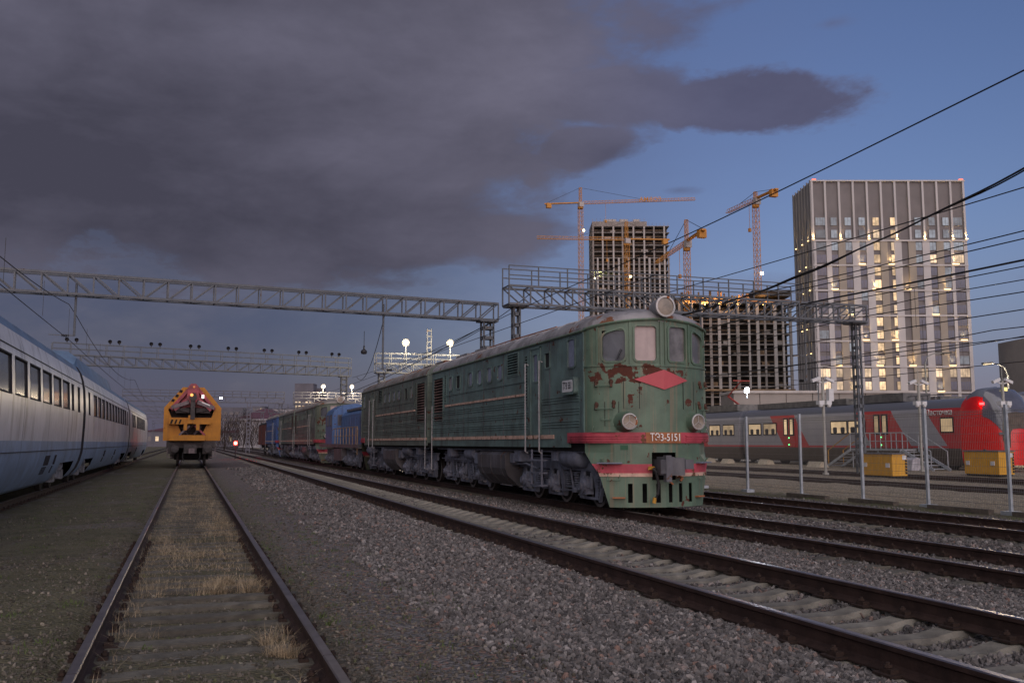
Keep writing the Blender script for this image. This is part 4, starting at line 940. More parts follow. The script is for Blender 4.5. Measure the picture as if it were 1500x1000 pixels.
for k, (a0, a1) in enumerate(((35.15, 35.95), (61.2, 62.0))):
    b = MB(); ring = [(p[0] * .93, p[1] * .985 + .03) for p in PF] + [(-p[0] * .93, p[1] * .985 + .03) for p in PF[::-1][1:]]
    b.prism(ring, lambda p, y: (p[0], y, p[1]), a0, a1); o = b.build('gangway_bellows', m_gap, None); o.location = (TRK['left'][0], 0, 0)
    tag(o, ('dark gangway between the nearest and the middle grey passenger car' if k == 0 else 'dark gangway between the middle and the farthest grey passenger car'), 'gangway', 'gangways of the grey and blue passenger train')

# ================================================================== yellow track machine
m_yel = mat('machine_yellow', (.44, .175, .006), .55, 0, .12, 2.5, 0, 0, .08, streak=.3, streakc=(.10, .05, .02), sscale=(4, 4, .6))
m_mred = mat('machine_red', (.30, .045, .065), .5, 0, .35, 3, dirt=.4)
m_mdark = mat('machine_dark', (.045, .038, .038), .7, 0, .4, 4)
m_grease = mat('machine_iron', (.12, .10, .11), .45, .4, .3, 6)
t = thing('track_machine', 'yellow ballast cleaning machine with a hexagonal end and folded red arms', 'track machine', (.13, 60, .0))
HX = 1.66
out = [(-HX, 1.72), (-HX, 3.72), (-.62, 4.98), (.62, 4.98), (HX, 3.72), (HX, 1.72)]
inn = [(-.95, 1.95), (-1.42, 3.60), (-.38, 4.86), (.34, 4.86), (1.25, 3.62), (.95, 2.05)]
b = MB(); n = 6
for (a, c) in ((0, 1), (1, 2), (2, 3), (3, 4), (4, 5), (5, 0)):
    pass
inn = [(-1.22, 3.12), (-1.42, 3.60), (-.38, 4.86), (.34, 4.86), (1.25, 3.62), (1.10, 3.12)]
b.add([(p[0], 0, p[1]) for p in out + inn] + [(p[0], 1.2, p[1]) for p in out + inn], [(k, k + 1, 6 + k + 1, 6 + k) for k in range(5)] + [(k, (k + 1) % 6, 12 + (k + 1) % 6, 12 + k) for k in range(6)] + [(6 + k, 6 + k + 1, 18 + k + 1, 18 + k) for k in range(5)])
lo_ = [(-.58, 2.06), (-.86, 2.74), (.86, 2.74), (.56, 2.06)]
b.add([(p[0], 0, p[1]) for p in (out[0], inn[0], inn[5], out[5])] + [(p[0], 0, p[1]) for p in lo_] + [(p[0], .9, p[1]) for p in lo_], [(0, 1, 5, 4), (1, 2, 6, 5), (2, 3, 7, 6), (3, 0, 4, 7), (4, 5, 9, 8), (5, 6, 10, 9), (6, 7, 11, 10), (7, 4, 8, 11)])
b.build('end_frame', m_yel, t)
b = MB(); b.prism([(p[0] * .985, p[1]) for p in out], lambda p, y: (p[0], y, p[1]), 1.25, 13); b.build('body', m_yel, t)
b = MB(); b.prism([(p[0] * .97, p[1]) for p in out], lambda p, y: (p[0], y, p[1]), 1.0, 1.24); b.build('recess', m_mdark, t)
b = MB(); b.prism([(-1.25, 3.5), (-.34, 4.8), (.30, 4.8), (1.1, 3.6), (.3, 3.75), (-.4, 3.75)], lambda p, y: (p[0], y, p[1]), .25, .35); b.build('boom_housing', m_mred, t)
b = MB(); b.bar((-.5, .5, 2.1), (.1, .3, 2.7), .1); b.bar((.1, .4, 2.1), (.5, .5, 2.6), .14); b.bar((-.2, .2, 2.1), (-.6, .4, 2.5), .1); b.build('conveyor_linkage', m_grease, t)
b = MB(); b.prism([(-1.3, 1.72), (-1.2, 2.04), (.75, 2.04), (.75, 1.72)], lambda p, y: (p[0], y, p[1]), -.5, -.01); b.build('front_shelf', m_yel, t)
b = MB(); b.bb(-1.35, 1.05, -.35, .2, 2.72, 2.98); b.prism([(-1.35, 2.72), (-1.25, 3.02), (-.55, 2.98), (-.6, 2.70)], lambda p, y: (p[0], y, p[1]), -.45, -.35); b.bb(-.25, .12, -.5, .0, 2.75, 3.25); b.build('cross_beam', m_yel, t)
for x0, x1 in ((-.5, -.3), (.22, .42)): b = MB(); b.bb(x0, x1, -.4, -.1, 2.35, 2.75); b.build('lug', m_yel, t)
for k in range(3): b = MB(); b.prism([(-1.28 + k * .24, 2.74), (-1.2 + k * .24, 2.99), (-1.1 + k * .24, 2.99), (-1.18 + k * .24, 2.74)], lambda p, y: (p[0], y, p[1]), -.47, -.455); b.build('hazard_stripe', m_dark, t)
for k in range(3): b = MB(); b.prism([(-1.28 + k * .24 * .9, 4.12 + k * .28), (-1.2 + k * .22, 4.26 + k * .28), (-1.05 + k * .22, 4.22 + k * .28), (-1.13 + k * .22, 4.06 + k * .28)], lambda p, y: (p[0], y, p[1]), -.03, -.005); b.build('hazard_stripe', m_dark, t)
for sg in (-1, 1):
    b = MB(); b.bar((sg * 1.25, -.05, 3.62), (sg * .2, -.25, 4.92), .22, .18); b.bar((sg * 1.05, -.3, 3.55), (sg * .15, -.3, 4.45), .16); b.build('folded_arm', m_mred, t)
    b = MB(); b.bar((sg * 1.22, -.32, 3.72), (sg * .25, -.4, 4.05), .14, .22); b.build('hydraulic_ram', m_grease, t)
    b = MB(); b.tube([(sg * .15, -.35, 4.3), (sg * .5, -.4, 3.9), (sg * .9, -.35, 3.6), (sg * .3, -.3, 3.45)], .04, 6); b.build('hose', m_mdark, t)
    b = MB(); b.bar((sg * .75, -.2, 2.05), (sg * .15, -.15, 2.62), .11); b.build('tie_rod', m_mred if sg > 0 else m_grease, t)
b = MB(); b.prism([(-.38, 4.35), (-.30, 5.02), (-.15, 5.18), (.12, 5.18), (.28, 5.02), (.34, 4.35), (.1, 3.9), (-.12, 3.9)], lambda p, y: (p[0], y, p[1]), -.45, .3); b.build('boom_head', m_mred, t)
b = MB(); b.bb(-.14, .12, -.55, -.2, 3.0, 4.6); b.bb(-1.0, -.2, -.25, .6, 3.4, 3.7); b.bb(.2, 1.0, -.25, .6, 3.4, 3.7); b.cyl((-.01, -.6, 4.35), (-.01, -.4, 4.35), .22, 14); b.build('excavating_chain', m_mdark, t)
b = MB(); b.cyl((-.1, -.62, 4.48), (-.1, -.55, 4.48), .09, 12); b.build('amber_lamp', emit('amber_lamp_glow', (1, .35, .08), 2.2), t)
b = MB(); b.cyl((.02, -.5, 4.98), (.02, -.44, 4.98), .07, 12); b.build('amber_reflector', emit('amber_reflector_glow', (1, .3, .08), .5), t)
b = MB(); b.box((.55, -.42, 4.40), (.12, .08, .2)); b.build('work_lamp', emit('work_lamp_glow', (1, .92, .85), 4), t)
b = MB(); b.bar((.35, -.42, 4.12), (.98, -.42, 3.86), .06); b.build('lit_cable', emit('lit_cable_glow', (.9, .8, .8), .5), t)
b = MB(); b.bb(-1.45, 1.4, -.05, 12, 1.28, 1.70); b.bb(-1.35, -.9, -.25, .0, .92, 1.6); b.bb(-.45, .3, -.35, 0, .95, 1.5); b.bb(.65, 1.2, -.25, 0, .92, 1.55); b.build('headstock', m_mdark, t)
for sg in (-1, 1):
    b = MB(); b.lathe((sg * .95, .0, 1.22), (0, -1, 0), [(0, .1), (.5, .1), (.5, .24), (.56, .22), (.57, 0)], 16); b.build('buffer', m_mdark, t)
    b = MB(); b.bb(sg * 1.0, sg * 1.22, .6, 3.6, .62, .95); b.build('side_frame', m_mdark, t)
    b = MB(); b.tube([(sg * .5, -.1, 1.0), (sg * .5, -.25, .7), (sg * .42, -.2, .5)], .035, 6); b.build('brake_hose', m_rubber, t)
    b = MB(); b.bar((sg * 1.38, -.1, 1.3), (sg * 1.38, -.1, .75), .04); b.bar((sg * 1.38, -.1, .75), (sg * 1.1, -.1, .72), .04); b.build('step', m_grease, t)
b = MB(); b.bb(-.16, .18, -.55, 0, .95, 1.25); b.build('coupler', m_grease, t)
for y in (1.2, 3.0):
    b = MB()
    for s in (-1, 1): b.lathe((s * .72, y, .16 + .46), (s, 0, 0), [(0, .05), (0, .49), (.03, .46), (.14, .46), (.14, 0)], 22)
    b.cyl((-.7, y, .6), (.7, y, .6), .08); b.build('wheelset', m_wheel, t, True)
b = MB(); b.bb(-1.0, 1.0, 1.0, 1.1, .55, 1.3); b.build('axle_guard', m_dark, t)

# ================================================================== red and grey suburban train
def livery(nm, bands):
    m = bpy.data.materials.new(nm); m.use_nodes = True; t = m.node_tree; bs = t.nodes['Principled BSDF']; bs.inputs['Roughness'].default_value = .4
    co = N('ShaderNodeTexCoord', t); sp_ = N('ShaderNodeSeparateXYZ', t); L(co.outputs['Object'], sp_.inputs[0], t); y, z = sp_.outputs[1], sp_.outputs[2]
    def mixc(f, a, b_):
        n = t.nodes.new('ShaderNodeMix'); n.data_type = 'RGBA'; L(f, n.inputs[0], t)
        for i, v in ((6, a), (7, b_)):
            if isinstance(v, tuple): n.inputs[i].default_value = (*v, 1)
            else: L(v, n.inputs[i], t)
        return n.outputs[2]
    d = M('SUBTRACT', y, M('MULTIPLY', z, .8, nt_=t), nt_=t)
    def band(a, c): return M('MULTIPLY', M('GREATER_THAN', d, a, nt_=t), M('LESS_THAN', d, c, nt_=t), nt_=t)
    red = band(*bands[0])
    for a, c in bands[1:]: red = M('MAXIMUM', red, band(a, c), nt_=t)
    red = M('MAXIMUM', red, M('MULTIPLY', M('GREATER_THAN', z, 1.28, nt_=t), M('LESS_THAN', z, 1.40, nt_=t), nt_=t), nt_=t)
    nzn = t.nodes.new('ShaderNodeTexNoise'); nzn.inputs['Scale'].default_value = 1.2; L(co.outputs['Object'], nzn.inputs[0], t)
    c = mixc(red, mixc(nzn.outputs[0], (.27, .275, .31), (.36, .36, .39)), mixc(nzn.outputs[0], (.40, .022, .03), (.52, .03, .035)))
    c = mixc(M('GREATER_THAN', z, 3.62, nt_=t), c, (.14, .15, .18)); c = mixc(M('LESS_THAN', z, 1.26, nt_=t), c, (.07, .055, .045))
    L(c, bs.inputs['Base Color'], t); return m
m_liv1 = livery('suburban_livery_head', ((-20, 4.3), (7.2, 10.7), (17.2, 20.2))); m_liv2 = livery('suburban_livery_trailer', ((3.6, 6.6), (15.5, 18.5))); m_lred = mat('vivid_red_paint', (.66, .016, .013), .25, 0, .08, 1, spec=.7)
m_lgrey = mat('roof_grey_paint', (.14, .155, .19), .45, 0, .1, 2)
m_lit = win_emit('lit_window', (1.0, .70, .40), .55); m_seat = mat('seat_silhouette', (.03, .03, .035), .8)
m_lund = mat('underfloor_brown', (.085, .065, .05), .8, 0, .3, 2)
m_equip = mat('roof_equipment', (.13, .13, .13), .7, 0, .3, 2); m_pred = mat('pantograph_red', (.35, .05, .04), .6)
m_screen = mat('windscreen', (.10, .105, .13), .12, 0, .15, 1, spec=1.0)
TP = [(1.55, .35), (1.66, .8), (1.70, 1.3), (1.70, 2.2), (1.69, 2.8), (1.64, 3.4), (1.56, 3.75), (1.40, 4.0), (1.1, 4.15), (0, 4.25)]
def suburban(name, label, loc, head, Ln, cat='train car'):
    t = thing(name, label, cat, loc, 0, 'red and grey suburban trains')
    n0 = 4.4 if head else 0
    b = MB(); ring = [(-p[0], p[1]) for p in TP] + [(p[0], p[1]) for p in TP[::-1][1:]]
    b.grid([[(p[0], y, p[1]) for p in ring] for y in (n0, Ln)]); b.add([(p[0], Ln, p[1]) for p in ring], [tuple(range(len(ring)))])
    if not head: b.add([(p[0], 0, p[1]) for p in ring], [tuple(range(len(ring)))])
    m_liv = m_liv1 if head else m_liv2; b.build('body', m_liv, t, True)
    b = MB(); b.bb(-1.3, 1.3, n0, Ln - .5, .25, .9); b.build('underfloor_equipment', m_lund, t)
    for sg in (-1,):
        yw = [7.9] if head else []
        yws = ([5.4] if head else []) + [10.2, 16.6, 18.7, 20.9] if head else [1.5, 3.6, 8.2, 10.3, 12.4, 14.5]
        if head: yws = [5.4, 13.2, 15.0, 23.0, 25.0]
        for yy in yws:
            w = .85 if (head and yy < 6) else 1.55
            b = MB(); b.bb(sg * 1.695, sg * 1.725, yy - w / 2 - .08, yy + w / 2 + .08, 2.17, 3.10); fr = b.build('window', m_dark, t)
            b = MB(); b.bb(sg * 1.725, sg * 1.732, yy - w / 2, yy + w / 2, 2.25, 3.02); b.build('pane', m_lit, fr)
            if w > 1:
                for q in (-.42, .38): b = MB(); b.prism(rrect(.42, .40, .1), lambda p, x, q=q, yy=yy: (x, yy + q + p[0], 2.45 + p[1]), sg * 1.733, sg * 1.737); b.build('seat_back', m_seat, fr)
        for yy in ((10.9, 20.6) if head else (6,)):
            b = MB(); b.bb(sg * 1.69, sg * 1.72, yy - .72, yy + .72, 1.30, 3.42); dr = b.build('door', m_liv, t)
            for e in (-1, 1):
                b = MB(); b.bb(sg * 1.72, sg * 1.735, yy + e * .36 - .29, yy + e * .36 + .29, 2.1, 3.4); q = b.build('door_window', m_dark, dr)
                b = MB(); b.bb(sg * 1.735, sg * 1.74, yy + e * .36 - .12, yy + e * .36 + .2, 2.2, 3.3); b.build('pane', m_lit, q)
            for z in (1.95, 1.45): b = MB(); b.box((sg * 1.75, yy, z), (.04, .07, .07)); b.build('door_lamp', emit('door_lamp_green', (.1, 1, .25), 5), t)
    for y0 in ((n0 + 1.2, Ln - 4.6) if head else (1.4, Ln - 4.6)):
        b = MB()
        for q in (0.3, 2.9):
            for s in (-1, 1): b.lathe((s * .72, y0 + q, .45), (s, 0, 0), [(0, .05), (0, .46), (.13, .45), (.13, 0)], 20)
        b.build('wheelset', m_wheel, t, True)
    b = MB(); b.bb(-1.0, 1.0, 15 if head else 2, Ln - 1, 4.2, 4.62); b.bb(-1.1, 1.1, 9.5 if head else 1, 13.5 if head else 6, 4.2, 4.75); b.build('roof_unit', m_equip, t)
    b = MB()
    for k in range(10): b.cyl((-.5 + (k % 2), 8.0 + k * .5 + (6 if not head else 0), 4.2), (-.5 + (k % 2), 8.0 + k * .5 + (6 if not head else 0), 4.5), .07, 8)
    b.tube([(-.7, 6, 4.5), (-.7, min(Ln, 22), 4.5)], .03, 5); b.build('insulator_row', m_equip, t)
    if head:
        # nose: sections from the full body forwards, shrinking and leaning back
        def sec(y):
            k = y / n0; zt = 4.25 + .62 * math.sin(PI * min(1, max(0, (k - .1) / .9)) ** .8) if k > .1 else 4.25
            return k
        rows = []
        for k in (1.0, .86, .72, .58, .44, .30, .18, .08, .0):
            wq = .42 + .58 * math.sin(PI / 2 * min(1, k + .0)) ** .55 if k > 0 else .42
            top = [4.25, 4.55, 4.75, 4.80, 4.70, 4.42, 3.95, 3.3, 2.4][[1.0, .86, .72, .58, .44, .30, .18, .08, .0].index(k)]
            bot = .35
            rows.append([(x * wq, 1.9 + k * (n0 - 1.9), bot + (z - bot) * (top - bot) / (4.25 - bot)) for x, z in ring])
        b = MB(); b.grid(rows); nn_ = len(ring); b.add(rows[-1], [tuple(range(nn_))])
        b.m = []
        mid = nn_ // 2
        for i in range(len(rows) - 1):
            for j in range(nn_ - 1):
                d_ = min(j, nn_ - 2 - j)
                b.m.append(1 if (d_ >= 5 and i >= 1 and i < 8) and not (d_ < 6 and i < 4) else 0)
        b.m.append(0); b.cur = 0
        # top middle part grey glass, sides red
        q = b.build('nose', [m_lred, m_lgrey], t, True, auto=50)
        r5 = rows
        def npt(i, j, off=.02): p = Vector(rows[i][j]); c_ = Vector((0, p.y + 1.0, 2.2)); return p + (p - c_).normalized() * off
        b = MB(); b.grid([[npt(i, j, .03) for j in range(4, nn_ - 4)] for i in (4, 5, 6, 7)]); b.build('windscreen', m_screen, t, True)
        b = MB(); b.grid([[npt(i, j, .03) for j in range(3, nn_ - 3)] for i in (7, 8)]); b.build('front_mask', m_lund, t, True)
        for j in (5, nn_ - 6):
            p = npt(4, j, .05); b = MB(); b.box(p, (.26, .16, .12)); b.build('tail_lamp', emit('tail_lamp_red', (1, .02, .02), 14), t)
        p = npt(5, mid, .06); b = MB(); b.box(p + Vector((0, .15, .15)), (.4, .06, .2)); b.build('route_display', emit('route_display_glow', (1, .75, .25), 1.6), t)
        b = MB(); b.prism([(n0 + 1.0, .35), (n0 + 1.0, 1.2), (n0, 1.25), (2.6, 1.2), (2.4, .45)], lambda p, x: (x, p[0], p[1]), -1.3, -1.28); b.build('skirt', m_lred, t)
        pl = Vector(npt(7, 4, .05)); b = MB(); b.box(pl + Vector((-.0, 0, -.1)), (.2, .3, .14)); b.build('headlamp', mat('lamp_clear', (.6, .62, .65), .1, .5), t)
        text_mesh('name_lettering', '\u041b\u0430\u0441\u0442\u043e\u0447\u043a\u0430', .46, m_letter, t, Matrix.Translation((-1.70, 6.0, 3.38)) @ Euler((R(90), 0, R(-90))).to_matrix().to_4x4(), .02)
    return t
X_T = TRK['G'][0]
head = suburban('suburban_train_car', 'red nosed grey leading car of the suburban train, with stairs and yellow cabinets before it', (X_T, 37.6, 0), True, 26.6)
suburban('suburban_train_car', 'grey second car of the suburban train, half hidden behind the locomotive nose', (X_T, 64.9, 0), False, 23.0)
hd2 = copy_tree(tree_of(head)); hd2.location = (X_T + 5.6, 40.3, 0); hd2['label'] = 'second red nosed suburban train, only its nose visible at the right edge'
# raised pantograph on the second car
t = thing('pantograph', 'raised red pantograph on the roof of the second suburban car', 'pantograph', (X_T - .2, 67.2, 4.25))
b = MB(); b.bb(-.8, .8, -1, 1, .05, .25); b.build('base', m_pred, t)
b = MB(); b.bar((0, -.8, .2), (0, 1.5, 1.3), .12); b.build('lower_arm', m_pred, t)
b = MB(); b.bar((0, 1.5, 1.3), (0, -.6, 2.5), .08); b.bar((-.8, -.6, 2.5), (.8, -.6, 2.5), .08); b.build('upper_arm', m_pred, t)
# ================================================================== gantries over the tracks
m_galv = mat('galvanised_steel', (.105, .115, .13), .6, .1, .18, 3, rust=.1, rustc=(.10, .07, .05))
m_galvd = mat('galvanised_far', (.085, .088, .11), .6, .0, .15, 3)
m_lampb = mat('lamp_black', (.03, .03, .035), .5)
def gantry(name, label, p0, p1, bays, posts, depth=.72, width=.62, rail=False, z=8.0, far=False, postside='', droppers=(), lamps=0, rail_ends=(0, 1), group='catenary gantries spanning the yard', pw=.26):
    """truss beam from p0 to p1 (x, y on the ground), bottom chord at height z"""
    p0, p1 = Vector((*p0, 0)), Vector((*p1, 0)); d = (p1 - p0); Ln = d.length; d.normalize(); nrm = Vector((-d.y, d.x, 0)); mt = m_galvd if far else m_galv; c = .10 if not far else .13
    t = thing(name, label, 'gantry', p0, 0, group)
    def P(a, side, zz): return d * a + nrm * side * width / 2 + Vector((0, 0, zz))
    for sd in (-1, 1):
        for zz in (z, z + depth):
            b = MB(); b.bar(P(0, sd, zz), P(Ln, sd, zz), c); b.build('chord', mt, t)
    st = Ln / bays
    for k in range(bays + 1):
        b = MB()
        for sd in (-1, 1): b.bar(P(k * st, sd, z), P(k * st, sd, z + depth), c * .62)
        b.bar(P(k * st, -1, z), P(k * st, 1, z), c * .5); b.bar(P(k * st, -1, z + depth), P(k * st, 1, z + depth), c * .5)
        if not far or k % 2 == 0: b.build('post_frame', mt, t)
        if k < bays:
            b = MB(); flip = (k < bays / 2)
            for sd in (-1, 1):
                za, zb = (z, z + depth) if not flip else (z + depth, z)
                b.bar(P(k * st, sd, za), P((k + 1) * st, sd, zb), c * .55)
            if not far: b.bar(P(k * st, -1 if k % 2 else 1, z), P((k + 1) * st, 1 if k % 2 else -1, z), c * .4)
            b.build('brace', mt, t)
    if rail:
        r0, r1 = Ln * rail_ends[0], Ln * rail_ends[1]; zr = z + depth + .95
        for sd in (-1, 1):
            for zz in (zr, z + depth + .5):
                b = MB(); b.bar(P(r0, sd, zz), P(r1, sd, zz), .045 if not far else .07); b.build('handrail', mt, t)
        nn_ = max(2, int((r1 - r0) / 1.35))
        for k in range(nn_ + 1):
            a = r0 + (r1 - r0) * k / nn_; b = MB()
            for sd in (-1, 1): b.bar(P(a, sd, z + depth), P(a, sd, zr), .05 if not far else .07)
            b.build('rail_post', mt, t)
        for k in range(lamps):
            a = r0 + (r1 - r0) * (.04 + .92 * (k // 2 + (.0 if k % 2 == 0 else .22)) / max(1, (lamps / 2 - .7))); q = P(min(a, r1), -1, zr)
            b = MB(); b.bar(q, q + Vector((0, 0, .16)), .05); b.lathe(q + Vector((0, -.1, .26)), (0, 1, -.35), [(-.10, .16), (0, .15), (.16, .09), (.2, 0)], 12); b.build('floodlight', m_lampb, t)
    for a, base in posts:
        b = MB(); q = d * a; w = pw
        for sx_ in (-1, 1):
            for sy in (-1, 1): b.bar(q + Vector((sx_ * w, sy * w, base)), q + Vector((sx_ * w, sy * w, z)), .09)
        po = b.build('post', mt, t); zz = base + .4; k = 0
        while zz < z - .3:
            b = MB()
            for sy in (-1, 1):
                b.bar(q + Vector((-w, sy * w, zz)), q + Vector((w, sy * w, zz)), .09, .16); b.bar(q + Vector((sy * w, -w, zz)), q + Vector((sy * w, w, zz)), .09, .16)
            if k % 2 == 0 or not far: b.build('batten', mt, po)
            zz += .52; k += 1
        b = MB(); b.box(q + Vector((0, 0, z - .06)), (1.0, .8, .10)); b.build('cap', mt, po)
    for a, zb, arm in droppers:
        b = MB(); b.cyl(P(a, 0, z + .5), P(a, 0, zb), .05, 8); dp = b.build('drop_bracket', mt, t)
        b = MB(); b.bar(P(a, 0, zb), P(a + arm, 0, zb + .02), .035); b.bar(P(a, 0, zb + .06), P(a + arm * .6, 0, zb + .02), .02); b.build('registration_arm', mt, dp)
        b = MB()
        for k in range(5): b.lathe(P(a, 0, zb + .0) + d * arm * (.25 + k * .06), d, [(0, .03), (.02, .075), (.04, .03)], 8)
        b.build('insulator', m_dark, dp)
    return t
def along(p0, p1, x): return (p1[0] - p0[0]) * 0 + (x - p0[0]) / (p1[0] - p0[0]) * math.hypot(p1[0] - p0[0], p1[1] - p0[1])
g0, g1 = (-20.5, 42.1), (15.1, 46.0)
gantry('catenary_gantry', 'grey truss gantry beam crossing above the passenger train, its right post behind the locomotive roof', g0, g1, 35, ((math.hypot(35.6, 3.9) - .5, -.1), (1.0, 0)), depth=.88, droppers=((along(g0, g1, -4.9), 6.2, -1.0), (along(g0, g1, 8.95), 5.2, .9)))
g0, g1 = (13.75, 40.4), (33.9, 40.3)
gantry('catenary_gantry', 'tall grey gantry with a railed walkway above the nose of the green locomotive', g0, g1, 19, ((.5, -.1), (19.8, 0)), depth=.85, width=.95, rail=True, pw=.14, rail_ends=(0, .80), droppers=((along(g0, g1, 24.1), 4.9, .8), (along(g0, g1, 30.3), 4.8, -.9)))
g0, g1 = (-10.9, 83.3), (14.5, 89.7)
gantry('catenary_gantry', 'gantry with a row of floodlights on its handrail beyond the passenger train', g0, g1, 24, ((math.hypot(25.4, 6.4) - .6, 0), (.6, 0)), depth=.8, rail=True, lamps=16)
g0, g1 = (15.9, 84), (44, 84)
gantry('catenary_gantry', 'gantry carrying two bright lamps above the second locomotive section', g0, g1, 24, ((.6, 0), (27.4, 0)), depth=.85, width=.9, rail=True)
for k, (y, a, c, rl, lb) in enumerate(((154, -10, 14.4, 1, 'railed gantry behind the yellow machine, third back over the left tracks'), (200, -11, 14.8, 0, 'plain gantry beyond the railed one behind the yellow machine'), (255, -11, 15, 1, 'fifth gantry back over the left tracks, small and hazy'), (330, -12, 15, 0, 'last tiny gantry before the low buildings behind the yellow machine'))):
    gantry('catenary_gantry', lb, (a, y), (c, y + 1), 16, ((.5, 0), (c - a - .5, 0)), depth=.85, rail=bool(rl), far=True)
for k, (y, lb) in enumerate(((154, 'far gantry with two bright lamps above the blue shunter'), (205, 'far gantry beyond the lamps over the dull green locomotive'))):
    gantry('catenary_gantry', lb, (15.8, y), (46, y), 18, ((.5, 0), (29, 0)), depth=.85, rail=True, far=True)
# bright lamps on posts rising from the gantries
m_lampglow = emit('sodium_lamp_glow', (1, .80, .48), 1.5); m_lampcore = emit('lamp_core_glow', (1, .9, .7), 30)
def lit_lamp(label, x, y, z, e, base, col=(1, .80, .52)):
    t = thing('yard_lamp', label, 'lamp', (x, y, base), 0, 'lit lamps of the yard')
    b = MB(); b.cyl((0, 0, 0), (0, 0, z - base - .1), .045, 6); b.build('pole', m_galv, t)
    b = MB(); b.lathe((0, 0, z - base), (0, -1, -.25), [(-.3, .10), (-.1, .30), (.0, .36), (.0, .32)], 14); b.build('lamp_head', m_lampb, t)
    b = MB(); b.lathe((0, -.03, z - base), (0, -1, -.25), [(.0, .32), (.12, .25), (.18, 0)], 14); b.build('lamp_glass', m_lampglow if col[2] < .6 else emit('white_lamp_glow', (.85, .92, 1), 40), t)
    b = MB(); b.lathe((0, -.06, z - base), (0, -1, -.25), [(.10, .22), (.20, .16), (.24, 0)], 14); b.build('lamp_core', m_lampcore, t)
    if e:
        ld = bpy.data.lights.new('lamp_light', 'POINT'); ld.energy = e; ld.color = col; ld.shadow_soft_size = .3; lo = bpy.data.objects.new('lamp_light', ld); COL.objects.link(lo); lo.parent = t; lo.location = (0, -1.2, z - base - .35)
    return t
lit_lamp('left of the two bright lamps above the second locomotive section', 18.6, 83.4, 10.8, 1300, 9.7)
lit_lamp('right of the two bright lamps above the second locomotive section', 22.85, 83.4, 10.9, 1300, 9.7)
lit_lamp('left of the two bright lamps above the blue shunter', 20.5, 153.5, 10.8, 2200, 9.7)
lit_lamp('right of the two bright lamps above the blue shunter', 25.2, 153.5, 10.8, 2200, 9.7)
# lattice mast behind the lamps
t = thing('lattice_mast', 'slim lattice mast rising between the two lamps above the second locomotive section', 'mast', (21.2, 84.9, 0))
b = MB()
for sx_ in (-.2, .2): b.bar((sx_, 0, 0), (sx_, 0, 12.4), .08)
b.build('leg', m_galv, t)
for k in range(18): b = MB(); b.bar((-.2, 0, 3 + k * .54), (.2, 0, 3 + k * .54), .07, .12); b.build('batten', m_galv, t)
# ================================================================== wires
m_wire = mat('wire_black', (.012, .012, .014), .6)
def wire(label, x, z, y0, y1, r=.02, sag=.5, span=50., phase=0.0, x1=None, z1=None, wig=0.0):
    b = MB(); n = int((y1 - y0) / 2.5) + 1; pts = []
    for k in range(n + 1):
        y = y0 + (y1 - y0) * k / n; f = ((y + phase) / span) % 1.0; s = -sag * 4 * f * (1 - f)
        u = k / n; pts.append((x + ((x1 - x) * u if x1 is not None else 0) + wig * math.sin(y * 1.7), y, z + ((z1 - z) * u if z1 is not None else 0) + s))
    b.tube(pts, r, 5); o = b.build('overhead_wire', m_wire, None); return tag(o, label, 'wire', 'overhead wires along the tracks')
ph = 50 - 43.5
wire('contact wire hanging above the grey passenger train', -5.06, 6.0, 3, 300, .014, .1, 50, ph)
wire('messenger wire sagging above the grey passenger train', -5.06, 7.5, 3, 300, .016, 1.0, 50, ph)
wire('contact wire above the line of old green locomotives', 10.7, 5.75, 20, 200, .012, .05, 50, 50 - 40.3 - .0)
D_ = [(22.6, 9.15, .020, .2, 'thin wire just under the twisted cable'), (25.5, 8.75, .022, .3, 'messenger wire over the first track behind the fence'), (26.7, 6.2, .020, .1, 'contact wire over the first track behind the fence'),
      (27.5, 9.0, .024, .3, 'high messenger wire right of the first track behind the fence'), (33.9, 8.35, .026, .4, 'messenger wire over the second track behind the fence'), (33.9, 6.2, .022, .1, 'contact wire over the second track behind the fence'), (30.2, 8.85, .045, .3, 'dark feeder cable between the two tracks behind the fence'),
      (30.9, 8.75, .024, .3, 'thin wire just right of the dark feeder cable'), (43.75, 8.1, .03, .6, 'messenger wire over the suburban train'), (43.75, 6.1, .024, .1, 'contact wire over the suburban train'), (49.3, 8.4, .032, .6, 'messenger wire beyond the suburban train'),
      (38.5, 9.7, .026, .3, 'high feeder wire left of the suburban train')]
for w in D_: wire(w[4], w[0], w[1], 6, 330, w[2], w[3], 50, 50 - 40.3)
def poly_wire(label, pts, r, wig=0.0):
    P = [Vector(p) for p in pts]; out_ = []
    for i in range(len(P) - 1):
        p0, p1, p2, p3 = P[max(0, i - 1)], P[i], P[i + 1], P[min(len(P) - 1, i + 2)]
        for k in range(8):
            u = k / 8; out_.append(.5 * ((2 * p1) + (p2 - p0) * u + (2 * p0 - 5 * p1 + 4 * p2 - p3) * u * u + (3 * p1 - p0 - 3 * p2 + p3) * u ** 3) + Vector((0, 0, wig * math.sin(i * 8 + k))))
    out_.append(P[-1]); b = MB(); b.tube(out_, r, 5); tag(b.build('overhead_wire', m_wire, None), label, 'wire', 'overhead wires along the tracks')
poly_wire('thin black cable crossing the sky above the cranes at top right', [(14.6, 4, 9.0), (14.6, 13, 8.55), (14.6, 25, 8.12), (14.6, 40.3, 7.9), (14.7, 62, 7.5), (14.8, 90, 7.9)], .017)
poly_wire('thick twisted cable crossing the face of the tall tower', [(18, 8, 9.5), (18, 12, 8.6), (18, 16, 7.85), (18, 20, 7.28), (18, 24, 6.86), (18, 28, 6.6), (18, 34, 6.62), (17, 40.4, 7.1)], .026, .012)
